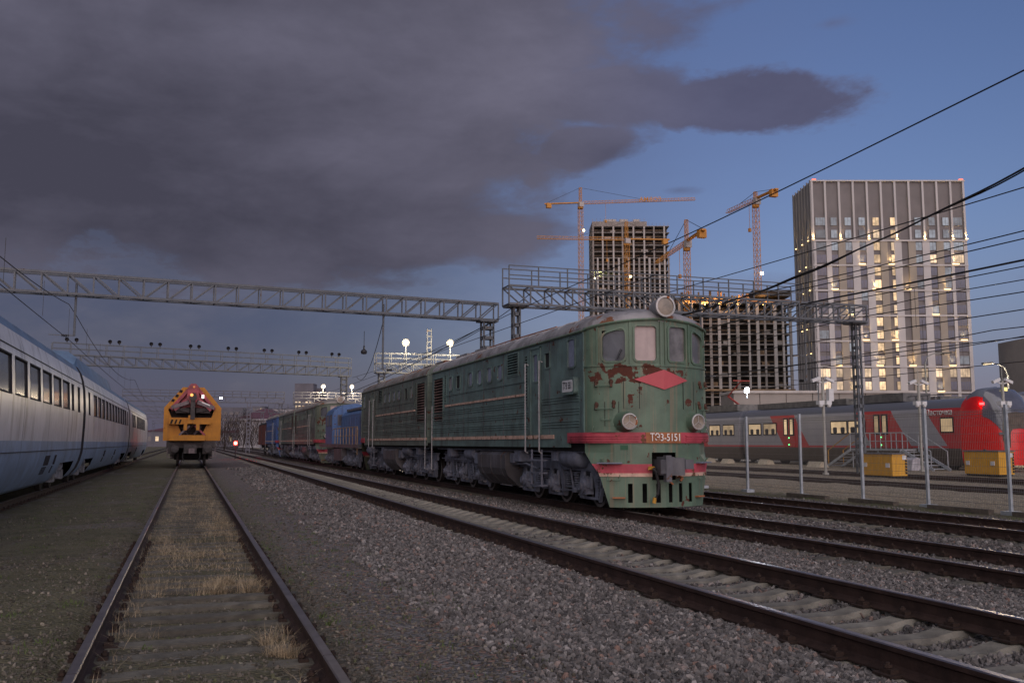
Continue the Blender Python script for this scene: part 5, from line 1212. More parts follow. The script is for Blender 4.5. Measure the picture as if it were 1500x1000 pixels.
poly_wire('second strand wound beside the twisted cable', [(18.05, 8, 9.45), (18.05, 12, 8.63), (18.05, 16, 7.82), (18.05, 20, 7.31), (18.05, 24, 6.83), (18.05, 28, 6.62), (18.05, 34, 6.58), (17, 40.5, 7.1)], .02, .015)
for x in (-5.06, 26.7, 33.9, 43.75):
    b = MB()
    for y in np.arange(14, 90, 7.3): b.bar((x, y, 6.05), (x, y, 7.3 if x < 0 else 7.6), .012)
    o = b.build('wire_droppers', m_wire, None); tag(o, None, None, None, 'stuff')
for x, y, z, lb in ((-5.0, 24.5, 6.9, 'round black tensioning weight hanging on the wire over the passenger train'), (8.3, 47, 6.1, 'round black insulator hanging below the first gantry beside its right dropper')):
    t = MB(); t.lathe((0, 0, 0), (0, 0, 1), [(0, 0), (.02, .13), (.12, .17), (.22, .13), (.26, .05), (.45, .04)], 12); t.cyl((0, 0, .4), (0, 0, 1.2), .015, 5); o = t.build('insulator', m_lampb, None, True, loc=(x, y, z)); tag(o, lb, 'insulator', 'insulators on the overhead wires')
def cross(label, p, q, r=.018, sag=.3):
    b = MB(); P = []
    for k in range(13):
        u = k / 12; P.append(tuple(p[i] + (q[i] - p[i]) * u - (sag * 4 * u * (1 - u) if i == 2 else 0) for i in range(3)))
    b.tube(P, r, 5); tag(b.build('overhead_wire', m_wire, None), label, 'wire', 'overhead wires along the tracks')
cross('wire from the first gantry post down to the tall gantry', (9.0, 45.3, 7.9), (14.2, 84, 7.6), .02, 1.4)
cross('wire slanting from the tall gantry to the lamp gantry', (15.0, 40.5, 8.6), (18.6, 84, 9.9), .02, 1.0)
cross('wire running from the far lamps up to the first gantry', (14.6, 45.8, 7.8), (10.6, 150, 7.2), .025, 1.8)
# ================================================================== fence, cabinets, cctv poles, stairs
m_fpost = mat('fence_post_galv', (.40, .44, .48), .5, .3, .15, 6); m_mesh = mat('fence_wire', (.22, .21, .20), .6, .2, .1)
fy = [36.9, 33.95, 30.95, 27.95, 24.95, 22.1, 19.6, 17.0, 14.3, 11.5]
t = thing('mesh_fence', 'galvanised wire mesh fence on slim posts beside the suburban tracks', 'fence', (18.42, 0, -.1))
for y in fy: b = MB(); b.box((0, y, 1.3), (.07, .07, 2.62)); b.box((0, y, .04), (.30, .34, .10)); b.build('post', m_fpost, t)
for a, c in zip(fy[:-1], fy[1:]):
    b = MB(); y = c + .05
    while y < a - .03: b.bar((.045, y, .12), (.045, y, 2.50), .0042); y += .055
    k = 0
    for zz in (.12, .32, .52, .72, .92, 1.12, 1.32, 1.52, 1.72, 1.92, 2.12, 2.32, 2.50): b.bar((.05, c, zz), (.05, a, zz), .006)
    for zz in (.22, 2.40, 2.46): b.bar((.055, c, zz), (.055, a, zz), .012)
    b.build('mesh_panel', m_mesh, t)
m_kerb = mat('old_timber', (.10, .085, .07), .9, 0, .3, 6)
for k, y in enumerate((13.5, 16.6, 19.2, 22.3, 25.2)):
    b = MB(); b.box((0, 0, .05), (.18, 1.9, .12)); o = b.build('concrete_footing', m_kerb, None, loc=(18.15, y - .9, -.1)); o.rotation_euler = (0, 0, .03 * (k % 3 - 1))
    tag(o, 'weathered footing block at the foot of the mesh fence, %s' % ('nearest of the five', 'second nearest of the five', 'middle one of the five', 'second farthest of the five', 'farthest of the five')[k], 'concrete block')
m_cab = mat('cabinet_yellow', (.60, .31, .02), .5, 0, .08, 3)
def cabinet(label, x, y, w, h, dpt):
    t = thing('equipment_cabinet', label, 'cabinet', (x, y, 0.0), 0, 'yellow equipment cabinets by the tracks')
    b = MB(); b.bb(-dpt / 2, dpt / 2, -w / 2, w / 2, .08, h - .06); bd = b.build('body', m_cab, t)
    b = MB(); b.bb(-dpt / 2 - .04, dpt / 2 + .04, -w / 2 - .04, w / 2 + .04, h - .06, h); b.build('lid', m_equip, t)
    b = MB(); b.bb(-dpt / 2 + .05, dpt / 2 - .05, -w / 2 + .05, w / 2 - .05, 0, .08); b.build('plinth', m_dark, t)
    for e in (-1, 0, 1): b = MB(); b.bb(-dpt / 2 - .012, -dpt / 2, e * w / 3 - w / 6 + .02, e * w / 3 + w / 6 - .02, .14, h - .12); b.build('door', m_cab, bd)
    for e in (-.7, .8): b = MB(); b.box((-dpt / 2 - .03, e, h * .5), (.04, .22, .2)); b.build('warning_sign', m_white, bd)
    b = MB(); b.bb(-dpt / 2 + .2, dpt / 2 - .2, -w / 2 - .01, -w / 2, .2, h - .3); b.build('end_door', m_cab, bd)
    b = MB(); b.box((.25, -w / 2 - .02, h * .82), (.22, .02, .2)); b.build('notice', m_white, bd)
    for k in range(7): b = MB(); b.prism([(0, 0), (.12, 0), (.12, .07), (0, .12)], lambda p, q, k=k: (dpt / 2 - .13 + p[0], q, .16 + k * .14 + p[1]), -w / 2 - .014, -w / 2 - .002); b.build('hazard_stripe', m_dark, bd)
    b = MB(); b.box((0, w * .1, h + .03), (.06, .1, .06)); b.build('vent_cap', m_lampb, t)
cabinet('left yellow equipment cabinet standing before the metal stairs', 30.9, 35.5, 1.95, 1.12, .85)
cabinet('right yellow equipment cabinet standing before the red train nose', 37.0, 35.3, 2.1, 1.22, .95)
m_pole = mat('pole_pale', (.36, .36, .33), .5, .2, .1, 3)
def cctv(label, x, y, h, box=True):
    t = thing('camera_pole', label, 'camera pole', (x, y, 0), 0, 'pale poles with surveillance cameras')
    b = MB(); b.cyl((0, 0, 0), (0, 0, h), .075, 10); b.cyl((0, 0, 0), (0, 0, .1), .16, 10); b.cyl((0, 0, h), (0, 0, h + .7), .018, 6); b.build('pole', m_pole, t)
    for sg in (-1, 1):
        b = MB(); b.bar((0, 0, h - .15), (sg * .35, 0, h - .05), .05); b.box((sg * .42, 0, h + .02), (.5, .16, .15), ry=sg * .35); b.build('camera', m_white, t)
        b = MB(); b.box((sg * .22, -.05, h - 1.15), (.30, .28, .2)); b.lathe((sg * .25, -.12, h - 1.4), (0, 0, 1), [(0, 0), (.04, .09), (.14, .11), (.2, .1)], 10); b.build('camera', m_white, t)
    if box: b = MB(); b.box((.42, 0, h - .75), (.28, .25, .62)); b.build('junction_box', m_white, t)
cctv('pale camera pole with a junction box, left of the metal stairs', 30.2, 38.9, 4.75)
cctv('pale camera pole between the two yellow cabinets', 38.6, 41.4, 4.95, False)
cctv('pale camera pole before the red nose, behind the right yellow cabinet', 40.2, 37.2, 4.8, False)
t = thing('metal_stairs', 'grey steel stairs and platform with railings at the train door', 'metal stairs', (40.6, 46.6, 0))
b = MB(); b.bb(-.6, .6, -2.0, 2.4, 1.12, 1.22); b.build('platform', m_fpost, t)
for sg in (-1, 1):
    for k in range(6): y = sg * 2.2 + .2 + sg * k * .42 * 1.0; b = MB(); b.box((0, y, 1.05 - k * .19), (1.1, .28, .04)); b.build('tread', m_fpost, t)
    for x in (-.6, .6):
        y0 = 2.3 * sg + .1; b = MB(); b.bar((x, y0, 1.15), (x, y0 + sg * 2.4, .02), .07, .16); b.build('stringer', m_fpost, t)
        b = MB(); b.bar((x, y0, 2.2), (x, y0 + sg * 2.2, 1.1), .045); b.bar((x, y0 + sg * 2.2, 1.1), (x, y0 + sg * 2.2, .1), .045); b.build('stair_rail', m_ylw if sg > 0 else m_fpost, t)
for x in (-.6, .6):
    b = MB(); b.bar((x, -2.2, 2.2), (x, 2.4, 2.2), .045); b.bar((x, -2.2, 1.7), (x, 2.4, 1.7), .035)
    for y in np.linspace(-2.2, 2.4, 6): b.bar((x, y, 1.15), (x, y, 2.2), .04)
    b.build('railing', m_fpost, t)
for x in (-.5, .5):
    for y in (-1.9, 0, 2.3): b = MB(); b.bar((x, y, 0), (x, y, 1.12), .06); b.build('leg', m_fpost, t)
b = MB(); b.prism([(0, 0), (1.2, 0), (1.0, .5), (.5, .75), (.1, .6)], lambda p, y: (p[0], y, p[1]), 0, 1.5); o = b.build('tarpaulin_heap', mat('tarpaulin', (.42, .42, .46), .7, 0, .3, 3, .3, 8), None, loc=(39.3, 43.0, 0)); tag(o, 'pale crumpled tarpaulin heap at the foot of the metal stairs', 'tarpaulin')
for k, (x, y) in enumerate(((39, 62), (40, 58.3), (38.6, 50.4), (39.8, 66))):
    b = MB(); b.prism([(0, 0), (.8, 0), (.6, .3), (.25, .38)], lambda p, yy: (p[0], yy, p[1]), 0, .9 + .2 * k); o = b.build('debris_heap', m_yconc, None, loc=(x, y, 0)); tag(o, 'small pale heap of rubble beside the suburban track, %s' % ('behind the second fence post', 'under the red train door', 'beside the metal stairs', 'next to the locomotive nose')[k], 'rubble heap', 'rubble heaps beside the suburban track')
# red signal and small yard lights
t = thing('signal_lamp', 'small red signal light glowing between the tracks', 'signal', (4.15, 92, .0))
b = MB(); b.cyl((0, 0, 0), (0, 0, 1.35), .05, 8); b.build('post', m_lampb, t)
b = MB(); b.box((0, .12, 1.55), (.4, .25, .55)); b.build('housing', m_lampb, t)
b = MB(); b.lathe((0, -.02, 1.55), (0, -1, 0), [(0, .16), (.06, .12), (.08, 0)], 14); b.build('red_lens', emit('red_signal_glow', (1, .03, .02), 60), t)
ld = bpy.data.lights.new('signal_light', 'POINT'); ld.energy = 22; ld.color = (1, .02, .03); ld.shadow_soft_size = .15; lo = bpy.data.objects.new('signal_light', ld); COL.objects.link(lo); lo.parent = t; lo.location = (0, -.4, 1.5)
# street lamps standing on the far side of the yard
def street(label, x, y, h, arm, e, col=(1, .78, .5)):
    t = thing('street_lamp', label, 'street lamp', (x, y, 0), 0, 'street lamps behind the suburban train')
    b = MB(); b.cyl((0, 0, 0), (0, 0, h - .8), .09, 8, .06); b.tube([(0, 0, h - .8), (arm * .15, 0, h - .25), (arm * .5, 0, h), (arm, 0, h + .05)], .045, 6); b.build('pole', m_galv, t)
    b = MB(); b.box((arm * 1.15, 0, h + .05), (.8, .25, .12), ry=-.1); b.build('lamp_head', m_lampb, t)
    b = MB(); b.box((arm * 1.15, 0, h - .04), (.55, .2, .06), ry=-.1); b.build('lamp_glass', m_lampglow if e else m_lens, t)
    if e:
        ld = bpy.data.lights.new('lamp_light', 'POINT'); ld.energy = e; ld.color = col; ld.shadow_soft_size = .3; lo = bpy.data.objects.new('lamp_light', ld); COL.objects.link(lo); lo.parent = t; lo.location = (arm * 1.15, 0, h - .3)
street('lit street lamp at the right edge above the red train nose', 54.6, 50.0, 7.1, -1.6, 1500)
street('unlit curved street lamp before the left part of the tall tower', 60, 78, 10.3, -2.2, 0)
street('unlit curved street lamp before the middle of the tall tower', 52, 55, 8.3, 1.8, 0)
for x, y, z, e, lb in ((52.8, 103.5, 8.4, 1800, 'white floodlight on the wall behind the suburban train, left one'), (58.6, 88.6, 7.4, 1800, 'white floodlight on the wall behind the suburban train, right one')):
    lit_lamp(lb, x, y, z, e, z - .9, (.85, .92, 1.0))
# ================================================================== buildings, in a frame square to the camera's heading
FR, FF = Vector((math.cos(YAW), -math.sin(YAW), 0)), Vector((math.sin(YAW), math.cos(YAW), 0))
def at(lat, dist, z=0.0): v = FR * lat + FF * dist; return (v.x, v.y, z)
m_fac = mat('tower_facade', (.50, .48, .475), .8, 0, .06, .08, streak=.15, streakc=(.25, .22, .2), sscale=(.5, .5, .1))
m_facb = mat('tower_warm_panel', (.33, .29, .24), .8, 0, .08, .15)
m_facd = mat('tower_dark_cladding', (.17, .155, .155), .7, 0, .1, .2)
m_side = mat('tower_side', (.27, .26, .26), .75, 0, .1, .15)
m_wglass = mat('tower_glass', (.075, .095, .15), .30, 0, .3, .3, spec=.6)
m_wwhite = win_emit('tower_window_pale', (.78, .86, 1.0), .26); m_wwarm = win_emit('tower_window_warm', (1, .72, .46), .85); m_whot = win_emit('tower_window_bright', (1, .68, .38), 1.25)
m_wled = emit('facade_lamp_glow', (1, .66, .28), 5)
def tower():
    t = thing('residential_tower', 'tall pale residential tower with lit window columns and a dark top', 'tower', at(76.4, 230), -YAW)
    Wd, Hh, Dp = 39.2, 68.3, 14.5; cols = 11; cw = Wd / cols
    b = MB(); b.bb(0, Wd, .35, Dp, 0, Hh - .3); b.build('core', m_facd, t)
    fl = [11.4 + 3.22 * k for k in range(15)]        # sills
    zt0 = fl[13] - .55
    # wall panels between windows, below the dark top
    wx = [(k + .5) * cw + (.25 if 0 < k < 10 else (.35 if k == 0 else -.35)) for k in range(cols)]; ww = [1.75] * cols; ww[0] = 2.6; ww[10] = 2.6
    edges = [0]
    for x, w in zip(wx, ww): edges += [x - w / 2, x + w / 2]
    edges.append(Wd)
    for k in range(0, len(edges), 2):
        x0, x1 = edges[k], edges[k + 1]
        b = MB(); b.bb(x0, x1, 0, .5, 0, zt0); b.build('wall_pier', m_facb if k in (4, 10, 14, 18) else m_fac, t)
    for k in range(cols + 1):
        x = min(Wd - .25, max(.25, k * cw)); b = MB(); b.bb(x - .25, x + .25, -.12, .5, zt0, Hh); b.build('pilaster', m_fac, t)
    for z in [zt0 - .1] + [fl[k] - .55 for k in (1, 3, 5, 7, 9, 11)]: b = MB(); b.bb(-.05, Wd + .05, -.16, .1, z - .25, z + .15); b.build('floor_band', m_fac, t)
    b = MB(); b.bb(-.2, Wd + .2, -.2, .6, Hh - .35, Hh); b.build('cornice', m_fac, t)
    for j in range(6):
        for k in range(cols): b = MB(); b.bb(k * cw + .25, (k + 1) * cw - .25, .30, .34, Hh - 1.0 - j * .8, Hh - .96 - j * .8 + .3); 
    cache = {}
    for j, z in enumerate(fl):
        for k, (x, w) in enumerate(zip(wx, ww)):
            h = 2.2
            if k == 5 and False: continue
            bright = (k in (4, 6))
            if bright and j >= 1: m = m_whot if (j * 7 + k) % 5 else m_wwarm
            elif j >= 12: m = m_wwhite
            elif j <= 2: m = m_wwarm if (k < 8 and (j + k) % 6 != 5) or (j == 2) else m_wglass
            else: m = (m_wwhite if (j * 7 + k * 5 + j * k) % 11 in (2, 7) else m_wglass) if not (j == 11 and k in (8, 10)) else m_wwarm
            if k == 5: continue
            if k == 6: x = wx[5] + .9
            wk = (round(w, 2), h, m.name)
            if wk not in cache:
                q = MB(); q.bb(-w / 2, w / 2, .20, .32, 0, h)
                fr = q; f0 = fr.build('window_frame', m_facd, None); 
                p = MB(); n = 2 if w < 2 else 4; pw = (w - .16) / n
                for i in range(n): p.bb(-w / 2 + .08 + i * pw + .04, -w / 2 + .08 + (i + 1) * pw - .04, .17, .20, .08, h - .08)
                cache[wk] = (f0.data, p.build('pane', m, None).data)
                for o in [o for o in bpy.data.objects if o.data in cache[wk]]: bpy.data.objects.remove(o)
            f = bpy.data.objects.new('window', cache[wk][0]); COL.objects.link(f); f.parent = t; f.location = (x, 0, z)
            g = bpy.data.objects.new('pane', cache[wk][1]); COL.objects.link(g); g.parent = f
    # facade lamps washing the wall
    spots = [(k, 13) for k in (0, 2, 4, 6, 8, 10, 11)] + [(3.45, 11), (5.5, 11), (10.1, 11), (1.45, 9), (4.35, 9), (6.6, 9), (9.4, 9), (2.45, 7), (8.5, 7), (3.5, 5), (5.55, 5), (10.4, 5), (1.5, 3), (4.4, 3), (6.7, 3), (9.5, 3), (8.6, 1), (2.5, 1)]
    for k, j in spots:
        x = min(Wd - .1, max(.1, k * cw)); z = fl[j] - .36
        b = MB(); b.bb(x - (.3 if j == 13 else .8), x + (.3 if j == 13 else .8), -.45, -.18, z, z + .12); b.build('facade_lamp', m_wled, t)
        ld = bpy.data.lights.new('lamp_light', 'SPOT'); ld.energy = 750 if j < 13 else 550; ld.color = (1, .66, .28); ld.spot_size = R(75); ld.spot_blend = .8; ld.shadow_soft_size = .15
        lo = bpy.data.objects.new('lamp_light', ld); COL.objects.link(lo); lo.parent = t; lo.location = (x, -.42, z + .2); lo.rotation_euler = (R(180 - 14), 0, 0)
    # the narrow left flank
    b = MB(); b.bb(-.05, .3, .0, Dp, 0, Hh - .3); b.build('flank_wall', m_side, t)
    for k in range(7): y = .2 + k * (Dp - .4) / 6; b = MB(); b.bb(-.3, -.05, y - .25, y + .25, 0, Hh); b.build('pilaster', m_side, t)
    for z in [fl[k] - .55 for k in (1, 3, 5, 7, 9, 11, 13)]: b = MB(); b.bb(-.22, -.05, 0, Dp, z - .2, z + .15); b.build('floor_band', m_side, t)
    for j, z in enumerate(fl):
        for k in range(5):
            y = 1.4 + k * 2.9; b = MB(); b.bb(-.09, -.06, y - .5, y + .5, z, z + 2.0)
            if (j + k) % 2: b.build('window', m_wglass if (j * k) % 3 else m_facd, t)
    for k, j in ((1, 13), (3, 13), (5.2, 13), (2, 11), (4.2, 11), (1, 9), (3.3, 9), (2.4, 6), (4, 6), (1.3, 4), (3, 4)):
        z = fl[j] - .3; y = k * 2.4
        b = MB(); b.bb(-.5, -.3, y - .3, y + .3, z, z + .12); b.build('facade_lamp', m_wled, t)
        ld = bpy.data.lights.new('lamp_light', 'SPOT'); ld.energy = 900; ld.color = (1, .66, .28); ld.spot_size = R(70); ld.spot_blend = .8; ld.shadow_soft_size = .15
        lo = bpy.data.objects.new('lamp_light', ld); COL.objects.link(lo); lo.parent = t; lo.location = (-.5, y, z + .2); lo.rotation_euler = (0, R(180 - 12), 0)
    for x in (.6, Wd - .9): b = MB(); b.bb(x, x + .9, .3, .8, Hh, Hh + .45); b.build('warning_light', emit('warning_light_red', (1, .12, .05), 3.0), t)
    return t
tower()
m_cons = mat('raw_concrete', (.30, .27, .25), .9, 0, .14, .2, dirt=.25); m_consl = mat('raw_concrete_light', (.44, .41, .39), .9, 0, .1, .3); m_consd = mat('raw_interior', (.045, .037, .032), .9, 0, .4, .25)
m_rlamp = emit('site_lamp_glow', (1, .85, .45), 14); m_ply = mat('formwork_plywood', (.30, .20, .12), .8, 0, .35, .5)
def frame_building(name, label, lat, dist, Wd, Dp, z0, z1, fh, colx, wide_top=0, seed=1):
    t = thing(name, label, 'unfinished building', at(lat, dist), -YAW, 'concrete buildings under construction'); rd = random.Random(seed)
    b = MB(); b.bb(.8, Wd - .8, 3.2, Dp, 0, z1 - 1); b.build('inner_wall', m_consd, t)
    n = int((z1 - z0) / fh); s0 = None
    for j in range(n + 1):
        z = z1 - j * fh
        b = MB(); b.bb(0, Wd, 0, Dp, z - .32, z); sl = b.build('slab', m_cons, t)
        if j < n:
            for k in range(3 if Wd < 45 else 6):
                x = rd.uniform(1, Wd - 3); w = rd.uniform(1.0, 3.5); b = MB(); b.bb(x, x + w, .9 + rd.random(), 1.2 + rd.random(), z - fh, z - fh + rd.uniform(.6, 1.5)); b.build('partition', rd.choice((m_consl, m_ply, m_cons)), sl)
            b = MB(); b.bar((.3, .15, z - fh + 1.0), (Wd - .3, .15, z - fh + 1.0), .10); b.build('guard_rail', m_ply, sl)
    for k, (x, w) in enumerate(colx):
        top = z1 if not wide_top or k % 2 == 0 else z1 - wide_top * fh
        b = MB(); b.bb(x - w / 2, x + w / 2, -.06, .7, 0, top - .33 if top == z1 else top); b.build('column', m_consl if k % 3 else m_cons, t)
    for y in (Dp * .33, Dp * .66, Dp - .3): b = MB(); b.bb(-.05, .5, y - .3, y + .3, 0, z1 - .33); b.build('column', m_cons, t)
    return t
cx = [(.4, .8)] + [(k * 2.33 + .1, .7) for k in range(2, 17)] + [(38.0, .8)]
cx = [(.4, .8), (2.6, .8), (5.2, .8), (7.9, .9), (10.6, .8), (13.2, .9), (15.2, .8), (18.0, .9), (20.7, .8), (23.4, .9), (26.1, .8), (28.6, 1.0), (31.0, .8), (33.6, .8), (36.2, .8), (38.2, .8)]
tw = frame_building('unfinished_tower', 'tall raw concrete tower shell under construction between two cranes', 40.4, 455, 38.8, 20, 40, 110.0, 3.25, cx, wide_top=5, seed=3)
b = MB(); b.bb(0, 27.5, 0, 18, 110.02, 112.2); b.build('upper_deck', m_cons, tw)
for k in range(20): b = MB(); x = k * 2.0 + .2; z = 112.2 if x < 27.5 else 110; b.bar((x, .2, z), (x, .2, z + 1.6), .09); b.build('guard_post', m_ply, tw)
for x, w in ((6, 6), (14, 4), (21, 3)): b = MB(); b.bb(x, x + w, 1, 3, 112.2, 113.6); b.build('formwork', m_consl, tw)
b = MB(); b.box((1.3, .3, 83.5), (.9, .3, .9)); b.build('site_lamp', m_rlamp, tw)
ld = bpy.data.lights.new('lamp_light', 'POINT'); ld.energy = 2500; ld.color = (.9, 1, .45); ld.shadow_soft_size = .3; lo = bpy.data.objects.new('lamp_light', ld); COL.objects.link(lo); lo.parent = tw; lo.location = (2.6, 1.6, 84.2)
cx = [(k * 2.9 + .4, .95 if k % 2 else .7) for k in range(13)]
lb_ = frame_building('unfinished_block', 'wide lower concrete block under construction, forms glowing orange on top', 52.4, 288, 35.8, 18, 0, 45.6, 3.3, [(.4, .8), (4.3, .6), (7.3, .9), (10.2, .8), (12.9, .9), (15.9, .7), (18.7, 1.0), (22.3, .6), (25.0, .9), (27.3, .6), (30.5, 1.0), (33.0, .6), (35.4, .8)], seed=9)
rd = random.Random(5)
m_form = mat('rusty_formwork', (.24, .14, .085), .85, 0, .4, .6)
for k in range(20):
    x = 1 + k * 1.15 + rd.uniform(-.3, .3); h = rd.uniform(1.5, 3.9) if k < 19 else 1; b = MB(); b.bb(x, x + rd.uniform(.35, .9), .6, 1.2, 45.6, 45.6 + h); b.build('formwork', rd.choice((m_form, m_form, m_consd)), lb_)
b = MB(); b.bb(0, 22.5, 2.5, 14, 45.6, 47.6); b.bb(23, 35.6, .5, 15, 45.6, 46.6); b.build('upper_deck', m_form, lb_)
b = MB(); b.bb(24, 35.8, .2, 15, 47.6, 49.6); b.build('dark_screen', m_consd, lb_)
for x in (3.2, 8.5, 13.5, 19, 27):
    b = MB(); b.box((x, .0, 44.9), (.35, .3, .3)); b.build('site_lamp', emit('work_lamp_orange', (1, .5, .14), 12), lb_)
    ld = bpy.data.lights.new('lamp_light', 'POINT'); ld.energy = 900; ld.color = (1, .48, .13); ld.shadow_soft_size = .25; lo = bpy.data.objects.new('lamp_light', ld); COL.objects.link(lo); lo.parent = lb_; lo.location = (x, -.7, 46.3)
b = MB(); b.bb(-.2, 36, -.9, -.06, 17.6, 18.2); b.build('scaffold_deck', m_ply, lb_)
# ------------------------------------------------------------------ tower cranes
m_crane = mat('crane_orange', (.52, .23, .035), .6, 0, .15, .4); m_crw = mat('crane_white', (.42, .38, .36), .6)
def lattice(b, p, q, w, st, c=.12, tri=False):
    p, q = Vector(p), Vector(q); d = (q - p); n = max(2, int(d.length / st)); dn = d.normalized(); u = Vector((0, 0, 1)) if abs(dn.z) < .9 else Vector((1, 0, 0)); a = dn.cross(u).normalized() * w / 2; v = a.cross(dn).normalized() * w / 2
    cs = [a + v, a - v, -a - v, -a + v] if not tri else [a - v, -a - v, v]
    for o in cs: b.bar(p + o, q + o, c)
    m = len(cs)
    for k in range(n):
        r0, r1 = p + d * k / n, p + d * (k + 1) / n
        for i in range(m): b.bar(r0 + cs[i], r1 + cs[(i + 1) % m], c * .7); b.bar(r1 + cs[i], r1 + cs[(i + 1) % m], c * .6)
def crane(label, lat, dist, zb, zt, jd, fl_, bl, cab=-5, letters=None, lampz=None, apex=8, c=.15, w=1.9, jz=None):
    t = thing('tower_crane', label, 'crane', at(lat, dist), 0, 'tower cranes over the building sites'); jz = jz or zt - apex; jd = Vector(jd).normalized()
    b = MB(); lattice(b, (0, 0, zb), (0, 0, jz), w, w * 1.15, c); b.build('mast', m_crane, t)
    b = MB(); lattice(b, (0, 0, jz + .5), (0, 0, zt), w * .55, w, c); b.build('apex', m_crane, t)
    J = Vector((jd.x, jd.y, 0)) if True else jd; sl = jd.z
    b = MB(); e = Vector((0, 0, jz + .3)) + jd * fl_; lattice(b, Vector((0, 0, jz + .3)) + jd * 1.2, e, 1.3, 1.6, c * .9, True); b.build('jib', m_crane, t)
    b = MB(); e2 = Vector((0, 0, jz + .3)) - jd * bl; b.bar(Vector((0, 0, jz + .3)), e2, 1.2, .5); b.build('counter_jib', m_crane, t)
    b = MB(); b.box(e2 + jd * 2 - Vector((0, 0, .9)), (2.4, 1.6, 2.4)); b.build('counterweight', m_crane, t)
    b = MB(); b.box((0, -w * .5, jz - .8), (w * 1.25, 1.6, 2.2)); b.build('cab', m_crw, t)
    b = MB(); b.lathe((0, 0, jz - 2.8), (0, 0, 1), [(0, w * .6), (.2, w * .75), (.9, w * .75), (1.1, w * .6)], 12); b.build('slewing_ring', m_crane, t)
    for q, f in ((e2, 1.0), (Vector((0, 0, jz + .9)) + jd * fl_ * .55, 1.0)): b = MB(); b.bar((0, 0, zt), q, .12); b.build('tie_cable', m_wire, t)
    h = Vector((0, 0, jz)) + jd * fl_ * .22; b = MB(); b.bar(h, h - Vector((0, 0, 9)), .10); b.box(h - Vector((0, 0, 9.5)), (.8, .8, 1.2)); b.build('hook_cable', m_crane, t)
    if lampz: b = MB(); b.box((w * .6, -w * .6, lampz), (.8, .5, .8)); b.build('mast_lamp', m_rlamp, t)
    if letters:
        m = Matrix.Translation(Vector((0, -1.1, jz + .5)) + jd * fl_ * .60) @ Matrix.Rotation(math.atan2(jd.y, jd.x), 4, 'Z') @ Euler((R(90), 0, 0)).to_matrix().to_4x4() @ Matrix.Diagonal((-1, 1, 1, 1))
        text_mesh('jib_lettering', letters, 3.2, m_crane, t, m, .05, .03)
    return t
crane('tallest orange crane left of the unfinished tower, long jib with mirrored letters', 33.4, 440, 0, 125.4, FR + Vector((0, 0, .035)), 56, 17.5, letters='FORMA', apex=7.8, lampz=104)
crane('orange crane standing right in front of the unfinished tower', 50.6, 400, 0, 98.7, -FR + Vector((0, 0, .018)), 39.5, 19, apex=8, lampz=74)
crane('orange crane with its jib pointing down left, above the lower concrete block', 54.0, 280, 0, 70.2, (-FR * .13 + FF * .99), 33, 16, apex=7.0, c=.13, w=1.5)
crane('orange crane with upturned jib alone in the sky left of the residential tower', 81.1, 300, 40, 84.6, (-FR * .3 + FF * .95), 18, 12.5, apex=2.6, c=.13, w=1.6, lampz=57)
# ------------------------------------------------------------------ low structures behind the suburban train
m_wallp = mat('parapet_concrete', (.27, .245, .225), .85, 0, .1, .3)
t = thing('low_terminal_building', 'long low beige building behind the suburban train', 'building', at(36, 150), -YAW)
b = MB(); b.bb(0, 30, 0, 9, 0, 9.6); b.build('wall', m_wallp, t); b = MB(); b.bb(-.2, 30.2, -.3, 9.2, 9.6, 10.0); b.build('roof_edge', m_consl, t)
for k in range(7): b = MB(); b.bb(k * 4.3 - .04, k * 4.3 + .04, -.05, 0, 0, 9.6); b.build('wall_joint', m_consd, t)
b = MB(); b.bb(12, 30, -.02, -.0, 7.2, 7.8); b.build('window_strip', m_wglass, t)
t = thing('glass_office', 'dark glass and grey panel building cut off by the right edge', 'building', at(123.0, 220), -YAW)
b = MB(); b.bb(0, 16, 0, 12, 0, 26.5); b.build('wall', m_side, t)
for k in range(7): b = MB(); b.bb(3.2, 16, -.06, 0, 2 + k * 3.4, 4.2 + k * 3.4); b.build('window_band', m_wglass if k % 3 else m_wwarm, t)
t = thing('distant_block', 'distant apartment block with orange windows beyond the right train nose', 'building', at(113.5, 330), -YAW)
b = MB(); b.bb(0, 17, 0, 9, 0, 16.5 + 10); b.build('wall', m_consd, t)
for j in range(5):
    for k in range(6): b = MB(); b.bb(1.2 + k * 2.6, 2.6 + k * 2.6, -.05, 0, 12 + j * 3, 13.5 + j * 3); b.build('window', m_wwarm if (j * 3 + k) % 3 else m_facd, t)
# ------------------------------------------------------------------ left horizon
m_fard = mat('far_building_grey', (.13, .125, .15), .9, 0, .15, .1); m_farl = mat('far_building_pale', (.26, .25, .27), .9, 0, .1, .1); m_maroon = mat('maroon_roof', (.085, .04, .06), .8)
def block(label, lat, dist, w, h, d, m, lit, fh=3.0, cwid=2.6, wm=None):
    t = thing('apartment_block', label, 'building', at(lat, dist), -YAW, 'buildings on the horizon beyond the trains')
    b = MB(); b.bb(0, w, 0, d, 0, h); b.build('wall', m, t); b = MB(); b.bb(-.1, w + .1, -.1, d + .1, h, h + .6); b.build('parapet', m, t)
    rd = random.Random(int(abs(lat) * 10)); nj, nk = int((h - 3) / fh), int(w / cwid)
    for j in range(nj):
        for k in range(nk):
            if nj - j > 10: continue
            on = rd.random() < lit; b = MB(); b.bb(.6 + k * cwid, .6 + k * cwid + cwid * .6, -.08, 0, h - 2.4 - j * fh, h - .9 - j * fh); b.build('window', (wm or m_wwarm) if on else m_facd, t)
block('distant apartment block with many lit windows above the dull green locomotive', -226 * .72 - 0, 690, 14, 45, 12, m_fard, .75)
block('second distant lit block touching the first above the dull green locomotive', -154, 700, 10, 42, 12, m_fard, .6)
